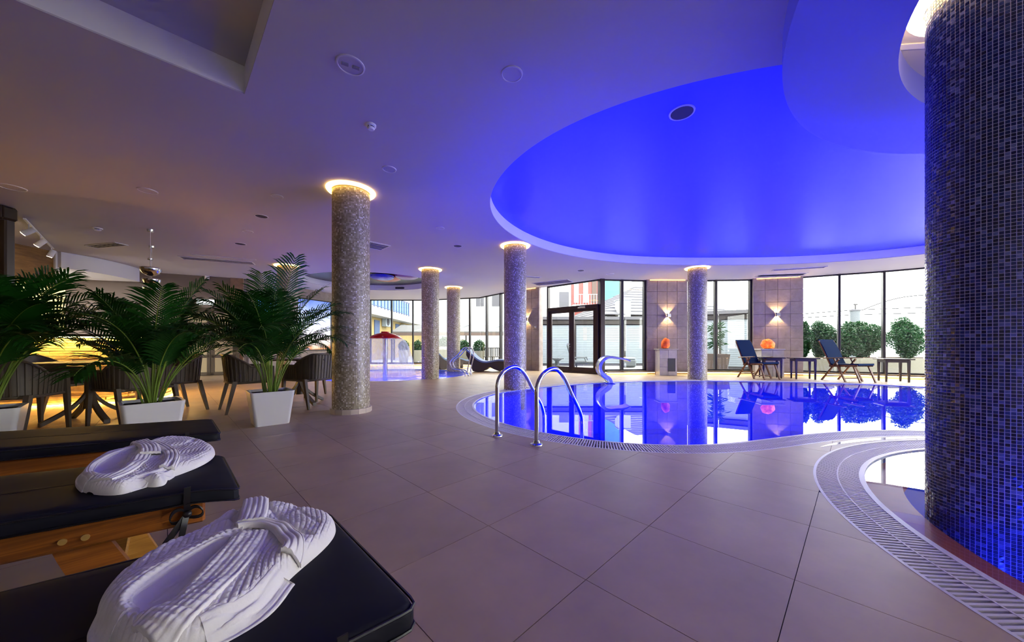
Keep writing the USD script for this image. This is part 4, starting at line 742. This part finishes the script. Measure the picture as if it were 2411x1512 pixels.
# picture and screen on the side wall
s0, s1 = np.array([-9.0, 11.65]), np.array([-6.95, 16.9]); su = (s1 - s0) / np.linalg.norm(s1 - s0); sn = np.array([su[1], -su[0]]); sang = math.atan2(su[1], su[0])
def seam():
    n = {'t': ('texture_coordinate', {}), 's': ('separate_xyz', {}), 'n': ('noise_texture', {'scale': 1.6, 'detail': 7.0, 'distortion': .8}), 'a': ('math', {'math_type': 'multiply_add', 'value2': .55}), 'q': ('map_range', {'from_min': .6, 'from_max': 3.0}),
         'r': ('rgb_ramp', {'ramp': [(0, lin((30, 60, 120))), (.16, lin((120, 150, 190))), (.20, lin((224, 130, 70))), (.28, lin((232, 206, 190))), (.55, lin((216, 218, 236))), (.8, lin((170, 190, 240))), (1, lin((100, 130, 220)))]}), 'p': ('principled_bsdf', {'roughness': .5, 'emission_strength': .75})}
    return usdkit.material(stage, '/World/Looks/seascape', n, [('t.object', 's.vector'), ('t.object', 'n.vector'), ('s.z', 'a.value3'), ('n.fac', 'a.value1'), ('a.value', 'q.value'), ('q.result', 'r.fac'), ('r.color', 'p.base_color'), ('r.color', 'p.emission_color')], surface='p.BSDF')
w0, w1 = s0 + su * 1.35, s0 + su * 3.37; c_ = (w0 + w1) / 2 + sn * .04; t = thing('lit_seascape', 'large backlit picture of a bright sea and sky behind the right palm', 'picture', (*c_, 0), sang)
obj('print', bx((0, -.02, 1.8), (2.0, .03, 2.0)), seam(), t, False); obj('picture_frame', [bx((x, -.02, 1.8), (.04, .06, 2.06)) for x in (-1.01, 1.01)] + [bx((0, -.02, z), (2.06, .06, .04)) for z in (.79, 2.81)], M['mframe'], t, False)
kx = (623 - CX) / F; m_ = (kx * s0[1] - s0[0]) / (su[0] - kx * su[1]); c_ = s0 + su * m_ + sn * .10; t = thing('wall_screen', 'small bright blue screen high on the stone wall, above the right palm', 'screen', (*c_, 2.36), sang)
obj('screen', bx((0, -.03, 0), (.66, .012, .40)), pm('blue_screen', (20, 70, 200), .3, emit=1.2, ecol=(.05, .2, .9)), t, False); obj('screen_case', cb((0, 0, 0), (.72, .05, .46), .012), M['gapd'], t); obj('mark', [bar((x - .03, -.038, -.12), (x + .04, -.038, .12), .035, .003, up=(0, 1, 0)) for x in (-.2, -.08, .04, .16)], M['white'], t, False)
# ================================================================ by the pool
M.update(navy=pm('navy_sling', (8, 38, 70), .85, spec=.15), wood_f=woodm('folding_teak', (80, 44, 18), (140, 88, 40), .4, (8, 8, 8)), dwood=pm('dark_table_wood', (44, 28, 26), .35), travert=pm('plinth_tile', (176, 168, 160), .5, var=(6, .15), rand=.05), vent=pm('vent_dark', (60, 58, 60), .5), wicker=pm('dark_wicker', (56, 44, 40), .7, bump=(120, .5, .006)), bluepad=pm('blue_grey_pad', (104, 126, 156), .7), red=pm('red_gloss', (190, 16, 22), .2))
# twin handrails into the large pool
def rail(x, y, lab):
    t = thing('pool_handrail', lab, 'handrail', (x, y, 0), PI / 4, 'twin handrails of the large pool')      # runs along +x
    c_ = [(0, 0, .0), (0, 0, .25), (0, 0, .50)] + [tuple(p) for p in spl([(0.004, 0, .54), (.05, 0, .635), (.15, 0, .70), (.30, 0, .715), (.42, 0, .64), (.60, 0, .40), (.735, 0, .22), (.775, 0, .10)], 30, False)] + [(.78, 0, -.1), (.78, 0, -.5)]
    obj('rail', tube(c_, .0215, 16), M['chrome'], t, 60); obj('flange', lathe([(1e-3, .0), (.062, 0), (.06, .009), (.035, .018), (.026, .04), (1e-3, .042)], 28), M['chrome'], t)
rail(-.158, 3.68, 'left of the two steel handrails at the near edge of the large pool'); rail(.237, 3.345, 'right of the two steel handrails at the near edge of the large pool')
# thin handrail of the splash pool
t = thing('splash_handrail', 'thin steel stair handrail at the right end of the splash pool', 'handrail')
for d in (0, .42):
    q = lambda px, py, Y: at(px, py, Y + d * 1.2) + [d * .25, 0, 0]
    obj('rail', tube(spl([q(1105, 888, 10.9), q(1105, 850, 10.9), q(1105, 824, 10.9), q(1100, 819, 10.95), q(1090, 821, 11.1), q(1075, 838, 11.3), q(1059, 856, 11.5), q(1060, 861, 11.45), q(1078, 870, 11.1), q(1093, 877, 10.9), q(1095, 888, 10.8)], 60, False), .019, 12), M['chrome'], t, 60)
# swan neck water spout
bp_ = np.array([2.42, 9.05]); t = thing('water_spout', 'brushed steel swan neck water spout at the far edge of the large pool', 'water spout', (*bp_, 0), 0)
prof = np.array(spl([(.12, .0), (.06, .12), (-.10, .24), (-.16, .38), (-.12, .52), (-.02, .625), (.10, .66), (.26, .64), (.45, .615), (.60, .56)], 50, False)); n = len(prof)
T = np.gradient(prof, axis=0); T /= np.linalg.norm(T, axis=1, keepdims=True); N_ = np.c_[-T[:, 1], T[:, 0]]; th = np.linspace(.055, .012, n)[:, None]
ya, yb = np.linspace(-.13, -.20, n), np.linspace(.13, .20, n)
L_, R_ = prof + N_ * th, prof - N_ * th
obj('neck', loft(np.stack([np.c_[L_[:, 0], ya, L_[:, 1]], np.c_[L_[:, 0], yb, L_[:, 1]], np.c_[R_[:, 0], yb, R_[:, 1]], np.c_[R_[:, 0], ya, R_[:, 1]]], 1)), M['steel'], t, 50)
for s, y in ((-1, ya), (1, yb)): obj('side_lip', tube(np.c_[L_[:, 0], y, L_[:, 1]], .012, 8), M['chrome'], t)
obj('base_plate', cb((.12, 0, .008), (.22, .36, .016), .006), M['steel'], t)
# folding recliners and side tables
def fchair(loc, rz, lab):
    t = thing('folding_recliner', lab, 'chair', loc, rz)                     # seat towards +x
    for y in (-.28, .28):
        obj('leg', bar((-.42, y, 0), (.02, y, .60), .028, .05, up=(0, 1, 0)), M['wood_f'], t); obj('leg', bar((.18, y, 0), (-.10, y, .62), .028, .05, up=(0, 1, 0)), M['wood_f'], t)
        obj('leg', bar((.50, y * .86, 0), (.34, y * .86, .42), .03, .05, up=(0, 1, 0)), M['wood_f'], t)
        obj('armrest', [cb((-.08, y * 1.07, .625), (.56, .075, .026), .012, ry=-.05)], M['wood_f'], t); obj('seat_rail', bar((-.24, y * .9, .40), (.44, y * .9, .44), .03, .05), M['wood_f'], t)
        obj('back_rail', bar((-.18, y * .88, .36), (-.52, y * .88, 1.10), .028, .045, up=(0, 1, 0)), M['wood_f'], t)
    obj('cross_bar', [bar((x, -.28, z), (x, .28, z), .03) for x, z in ((-.33, .12), (.14, .09))], M['wood_f'], t)
    q = spl([(-.20, .44), (-.32, .70), (-.44, .96), (-.545, 1.13)], 14, False); obj('back_sling', strap(np.c_[q[:, 0], 0 * q[:, 0], q[:, 1]], .49, .03, (0, 1, 0)), M['navy'], t)
    q = spl([(-.22, .445), (0, .435), (.25, .455), (.46, .47)], 12, False); obj('seat_sling', strap(np.c_[q[:, 0], 0 * q[:, 0], q[:, 1]], .50, .05, (0, 1, 0)), M['navy'], t)
    return t
f1 = fchair((7.25, 10.25, 0), -1.42, 'left teak folding chair with a navy back, in front of the wide stone pillar')
dup(f1, (9.08, 9.42, 0), -1.40, 'right teak folding chair with a navy back, in front of the green shrubs')
def stable(loc, rz, lab, w=.62, h=.60):
    t = thing('side_table', lab, 'table', loc, rz); obj('tabletop', [cb((0, 0, h), (w, w * .85, .03), .01)], M['dwood'], t); obj('apron', [cb((0, 0, h - .05), (w - .14, w * .85 - .14, .07), .005)], M['dwood'], t)
    for x in (-1, 1):
        for y in (-1, 1): obj('leg', hull([(x * (w / 2 - .09) + i * a, y * (w * .425 - .09) + j * a, z) for i in (-1, 1) for j in (-1, 1) for a, z in ((.016, 0), (.026, h - .03))]), M['dwood'], t)
    return t
s1_ = stable((8.40, 10.02, 0), -.35, 'small dark wooden side table beside the left folding chair'); dup(s1_, (10.22, 9.3, 0), -.40, 'small dark wooden side table beside the right folding chair')
dup(s1_, (7.75, 10.42, 0), -.35, 'dark low table half hidden behind the left folding chair')
# plinths and salt lamps
def plinth(loc, rz, w, h, lab, vent):
    t = thing('stone_plinth', lab, 'plinth', loc, rz); obj('core', bx((0, 0, h / 2 - .02), (w - .03, .36, h - .04)), M['travert'], t, False)
    for j in range(3):
        for i in range(2):
            for y in (-1, 1): obj('facing_tile', cb(((i - .5) * (w / 2), y * .19, (j + .5) * (h - .04) / 3), (w / 2 - .005, .03, (h - .04) / 3 - .005), .003), M['travert'], t, False)
    obj('plinth_top', cb((0, 0, h - .018), (w + .06, .46, .036), .008), M['travert'], t)
    if vent: obj('vent_grille', [cb((.10, -.212, .34), (.24, .014, .42), .004)] + [bx((.10, -.222, .16 + k_ * .04), (.22, .012, .012)) for k_ in range(10)], M['vent'], t, False)
def rock(loc, s, seed, e, lab):
    m = trimesh.creation.icosphere(3, 1); v = m.vertices; v *= (.8 + .42 * meshkit.fbm(v * 1.5 + seed, 3, seed))[:, None]; v *= s; v[:, 2] = np.maximum(v[:, 2], -s[2] * .72); v[:, 2] += s[2] * .72
    t = thing('salt_lamp', lab, 'lamp', loc)
    n_ = {'t': ('texture_coordinate', {}), 'n': ('noise_texture', {'scale': 7.0, 'detail': 5.0}), 'r': ('rgb_ramp', {'ramp': [(.3, lin((150, 40, 8))), (.55, lin((226, 96, 26))), (.75, lin((255, 160, 70)))]}), 'p': ('principled_bsdf', {'roughness': .5, 'emission_strength': e})}
    obj('salt_block', m, usdkit.material(stage, '/World/Looks/salt_%d' % seed, n_, [('t.object', 'n.vector'), ('n.fac', 'r.fac'), ('r.color', 'p.base_color'), ('r.color', 'p.emission_color')], surface='p.BSDF'), t, 28)
    obj('foot', cyl((0, 0, -.008), s[0] * .6, .018, 24), M['dwood'], t)
plinth((5.06, 11.42, 0), -.02, .56, .86, 'stone tiled plinth with a dark vent, in front of the grey pillar by the spout', True); rock((5.05, 11.42, .878), np.array([.14, .12, .19]), 3, .35, 'orange salt lamp on the plinth with the dark vent')
plinth((8.12, 10.98, 0), -.10, .66, .86, 'stone tiled plinth behind the left folding chair', False); rock((8.1, 10.98, .878), np.array([.19, .15, .17]), 6, 1.3, 'brightly glowing orange salt lamp behind the left folding chair')
# up-and-down wall lights and cove lamps of the pillars
def sconce(pil, dx, z, lab, power=10000):
    t_, c_, nr, ang = pil; p = c_ + nr * .04 + np.array([math.cos(ang), math.sin(ang)]) * dx
    t = thing('wall_light', lab, 'wall lamp', (*p, z), ang); obj('housing', [bx((0, -.135, 0), (.11, .012, .10)), bx((0, -.07, 0), (.11, .13, .008))] + [bx((s * .034, -.07, u * .034), (.006, .13, .062), ry=s * u * .42) for s in (-1, 1) for u in (-1, 1)], M['steel'], t, False)
    for u in (-1, 1): obj('bulb', mv(trimesh.creation.icosphere(2, .008), (0, -.085, u * .013)), glow('sconce_%d_%s' % (int(p[0] * 10), 'du'[u > 0]), (1, .66, .28), power), t)
sconce(pil2, 0, 1.98, 'wall light throwing an hourglass glow on the grey pillar by the water spout'); sconce(pil3, -.03, 1.98, 'wall light throwing an hourglass glow on the wide grey-mauve pillar'); sconce(pil1, -.22, 2.0, 'wall light on the narrow brown pillar beside the glass door', 8000)
for pil in (pil1, pil2, pil3):
    t_, c_, nr, ang = pil; L = .45 if pil is pil1 else 1.2
    obj('cove_lamp', bx((0, -.06, H - .02), (L, .025, .02)), glow('cove_%d' % int(c_[0] * 10), (1, .52, .18), 3), t_, False)
p = pil1[1] + pil1[2] * .03; t = thing('pillar_sensor', 'small round sensor on the narrow brown pillar beside the glass door', 'sensor', (*(p + np.array([math.cos(pil1[3]), math.sin(pil1[3])]) * .22), 1.68), pil1[3]); obj('sensor_body', [cb((0, -.02, 0), (.09, .04, .10), .015), mv(trimesh.creation.icosphere(2, .035), (0, -.045, 0))], M['chrome'], t)
# mushroom fountain
mc = np.array([-4.22, 11.55]); t = thing('mushroom_fountain', 'red mushroom fountain on a steel pole standing in the splash pool', 'fountain', (*mc, 0))
obj('pole', lathe([(.075, -.3), (.075, 1.24)], 28), M['steel'], t); obj('cap', lathe([(1e-3, 1.20), (.2, 1.20), (.50, 1.19), (.545, 1.20), (.545, 1.215), (.44, 1.29), (.26, 1.36), (.13, 1.395), (.125, 1.43), (1e-3, 1.435)], 48), M['red'], t)
def veilm():
    n = {'t': ('texture_coordinate', {}), 'm': ('mapping', {'scale': (9, 9, .7)}), 'n': ('noise_texture', {'scale': 2.0, 'detail': 4.0}), 'r': ('rgb_ramp', {'ramp': [(.3, (.14,) * 3), (.7, (.5,) * 3)]}), 'a': ('transparent_bsdf', {}), 'd': ('principled_bsdf', {'base_color': (.86, .91, .96), 'roughness': .15}), 'l': ('translucent_bsdf', {'color': (.86, .92, 1)}), 'y': ('mix_closure', {'fac': .5}), 'x': ('mix_closure', {})}
    return usdkit.material(stage, '/World/Looks/falling_water', n, [('t.object', 'm.vector'), ('m.vector', 'n.vector'), ('n.fac', 'r.fac'), ('r.color', 'x.fac'), ('d.BSDF', 'y.closure1'), ('l.BSDF', 'y.closure2'), ('a.BSDF', 'x.closure1'), ('y.closure', 'x.closure2')], surface='x.closure')
zz = np.linspace(1.20, -.01, 20); rr = .545 + .50 * np.sqrt(np.clip((1.20 - zz) / 1.2, 0, 1)) * .9
obj('falling_water', lathe([(r, z) for r, z in zip(rr, zz)], 72, (*mc, 0)), veilm(), None, True, label='thin veil of water falling from the rim of the red mushroom fountain', category='water', kind='stuff')
# wave loungers
def wave(loc, rz, lab):
    t = thing('wave_lounger', lab, 'lounger', loc, rz)                        # head towards -x
    c_ = spl([(-.95, .80), (-.78, .66), (-.55, .46), (-.30, .36), (.05, .40), (.40, .42), (.75, .33), (1.0, .32)], 40, False)
    up = np.array([(x, y, z) for x, z in c_ for y in (0,)]); w = .33
    low = np.interp(c_[:, 0], [-.95, -.80, -.72, -.5, -.28, -.1, .1, .3, .42, .52, .72, .80, 1.0], [.62, .34, .04, .0, .05, .20, .10, .03, .10, .22, .22, .20, .26])
    obj('wicker_body', loft(np.stack([np.c_[c_[:, 0], 0 * c_[:, 0] - w, c_[:, 1] - .03], np.c_[c_[:, 0], 0 * c_[:, 0] + w, c_[:, 1] - .03], np.c_[c_[:, 0], 0 * c_[:, 0] + w, np.minimum(low, c_[:, 1] - .07)], np.c_[c_[:, 0], 0 * c_[:, 0] - w, np.minimum(low, c_[:, 1] - .07)]], 1)), M['wicker'], t, 40)
    obj('foot_block', cb((.52, 0, .13), (.20, .62, .28), .05), M['wicker'], t); obj('pad', strap(np.c_[c_[:, 0], 0 * c_[:, 0], c_[:, 1] + .005], .62, .055, (0, 1, 0)), M['bluepad'], t, 50)
    return t
w1_ = wave((-.70, 12.95, 0), -.12, 'dark wicker wave lounger with a blue-grey pad, left of the column by the handrails'); dup(w1_, (-2.7, 14.7, 0), .9, 'dark wicker wave lounger half hidden between the two splash pool columns')
# ================================================================ on the ceiling
M.update(ceil_ring=pm('ceiling_fitting', (214, 212, 216), .5), ceil_dark=pm('speaker_dark', (70, 66, 84), .7), grille=pm('grille_grey', (140, 138, 146), .6))
def cfit(px, py, r, kind, lab, z=H, cat_='ceiling light', rz=0):
    p = fl(px, py, z); t = thing({'lamp': 'recessed_downlight', 'speaker': 'ceiling_speaker', 'smoke': 'smoke_detector', 'big': 'emergency_light'}[kind], lab, cat_, (p[0], p[1], z), rz)
    if kind in ('lamp', 'speaker', 'big'):
        obj('trim', lathe([(r * .86, -.003), (r * .90, -.010), (r, -.008), (r * 1.02, .001), (r * .86, .001)], 40), M['ceil_ring'], t)
        obj('cover', cyl((0, 0, -.002), r * .87, .006, 40), M['ceil_dark'] if kind == 'speaker' else M['ceiling'], t, False)
        if kind == 'big':
            for x in (-.38, .38): obj('slot', cb((x * r, 0, -.008), (r * .5, r * .3, .012), .003), M['grille'], t, False)
    else:
        obj('base', lathe([(1e-3, 0), (r, 0), (r, -.016), (r * .8, -.022), (1e-3, -.022)], 28), M['white'], t); obj('vent_ring', lathe([(r * .62, -.02), (r * .62, -.040)], 28), M['gapd'], t)
        obj('cap', lathe([(1e-3, -.052), (r * .55, -.050), (r * .74, -.036), (r * .7, -.030), (1e-3, -.030)], 28), M['white'], t)
        for a in np.arange(4) * PI / 2: obj('fin', bx((r * .62 * math.cos(a), r * .62 * math.sin(a), -.028), (.016, .008, .02), a), M['white'], t, False)
cfit(825, 153, .105, 'big', 'large round fitting with two slots on the ceiling, right of the square recess', cat_='emergency light', rz=.5)
cfit(1205, 174, .088, 'lamp', 'round flush cover on the ceiling left of the blue oval recess'); cfit(873, 294, .05, 'smoke', 'white smoke detector above the nearest left mosaic column', cat_='smoke detector')
cfit(916, 398, .085, 'lamp', 'round flush cover on the ceiling just right above the nearest left column'); cfit(347, 449, .11, 'lamp', 'oval-looking flush cover alone on the left ceiling'); cfit(28, 441, .13, 'lamp', 'flush cover on the ceiling at the far left edge')
cfit(652, 462, .08, 'lamp', 'faint flush cover on the ceiling left of the nearest mosaic column'); cfit(615, 509, .10, 'speaker', 'dark round speaker on the ceiling, nearer of the two left of the mosaic column', cat_='speaker')
cfit(583, 545, .09, 'lamp', 'faint flush cover between the two dark left ceiling speakers'); cfit(565, 574, .11, 'speaker', 'dark round speaker above the long ceiling air vent', cat_='speaker'); cfit(1036, 537, .08, 'lamp', 'faint flush cover left above the column by the handrails')
cfit(1077, 579, .10, 'speaker', 'dark round speaker left of the column by the handrails', cat_='speaker'); cfit(1367, 637, .11, 'speaker', 'small dark round speaker below the rim of the blue oval recess', cat_='speaker'); cfit(1436, 645, .12, 'lamp', 'white flush cover near the glass wall above the water spout')
cfit(1605, 265, .125, 'speaker', 'dark round speaker inside the blue oval ceiling recess', 3.41, 'speaker'); cfit(229, 537, .07, 'smoke', 'white smoke detector on the ceiling left of the chrome pendants', cat_='smoke detector')
def cvent(px, py, w, d, rz, lab, mats='grille', slats=6, z=H, div=1):
    p = fl(px, py, z); t = thing('ceiling_vent', lab, 'air vent', (p[0], p[1], z), rz)
    obj('vent_frame', [bx((0, s * (d / 2), -.008), (w, .02, .018)) for s in (-1, 1)] + [bx((s * (w / 2), 0, -.008), (.02, d, .018)) for s in (-1, 1)], M['ceil_ring'], t, False); obj('backing', bx((0, 0, -.002), (w, d, .006)), M['ceil_dark'] if mats == 'ceil_dark' else M['grille'], t, False)
    for k_ in range(slats): obj('louvre', bx((0, -d / 2 + (k_ + .5) * d / slats, -.010), (w - .03, d / slats * .55, .006), 0, .35), M['ceil_ring'], t, False)
cvent(250, 577, .95, .22, -PI / 4 + .55, 'slotted metal air grille on the ceiling left of the pendants', 'ceil_dark', 5); cvent(514, 613, 1.5, .34, .42, 'long white two-panel ceiling air unit before the taupe wall', 'grille', 4); cvent(528, 605, 1.3, .06, .42, 'thin white slot diffuser next to the long ceiling air unit', 'grille', 1)
cvent(880, 578, .52, .52, PI / 4, 'square pyramid air diffuser peeping out right of the nearest mosaic column', 'grille', 5); cvent(1253, 652, .55, .16, .3, 'small slot diffuser right of the column by the handrails', 'ceil_dark', 2); cvent(1300, 665, 1.35, .55, -.55, 'large grey two-panel air grille above the glass door', 'grille', 5)
cvent(1880, 632, 1.25, .20, -.35, 'twin slot diffuser on the ceiling above the wide stone pillar', 'ceil_dark', 2); cvent(1835, 648, 1.3, .5, -.2, 'mauve ceiling access panel directly above the wide stone pillar', 'grille', 1)
p = at(944, 680, 13.93); t = thing('wall_vent', 'dark slot vent in the far rim of the starry ceiling recess', 'air vent', (p[0], 13.93, 3.28)); obj('slot', cb((0, 0, 0), (.46, .03, .07), .005), M['gapd'], t, False); obj('blade', bx((0, -.018, 0), (.44, .01, .012)), M['ceil_dark'], t, False)
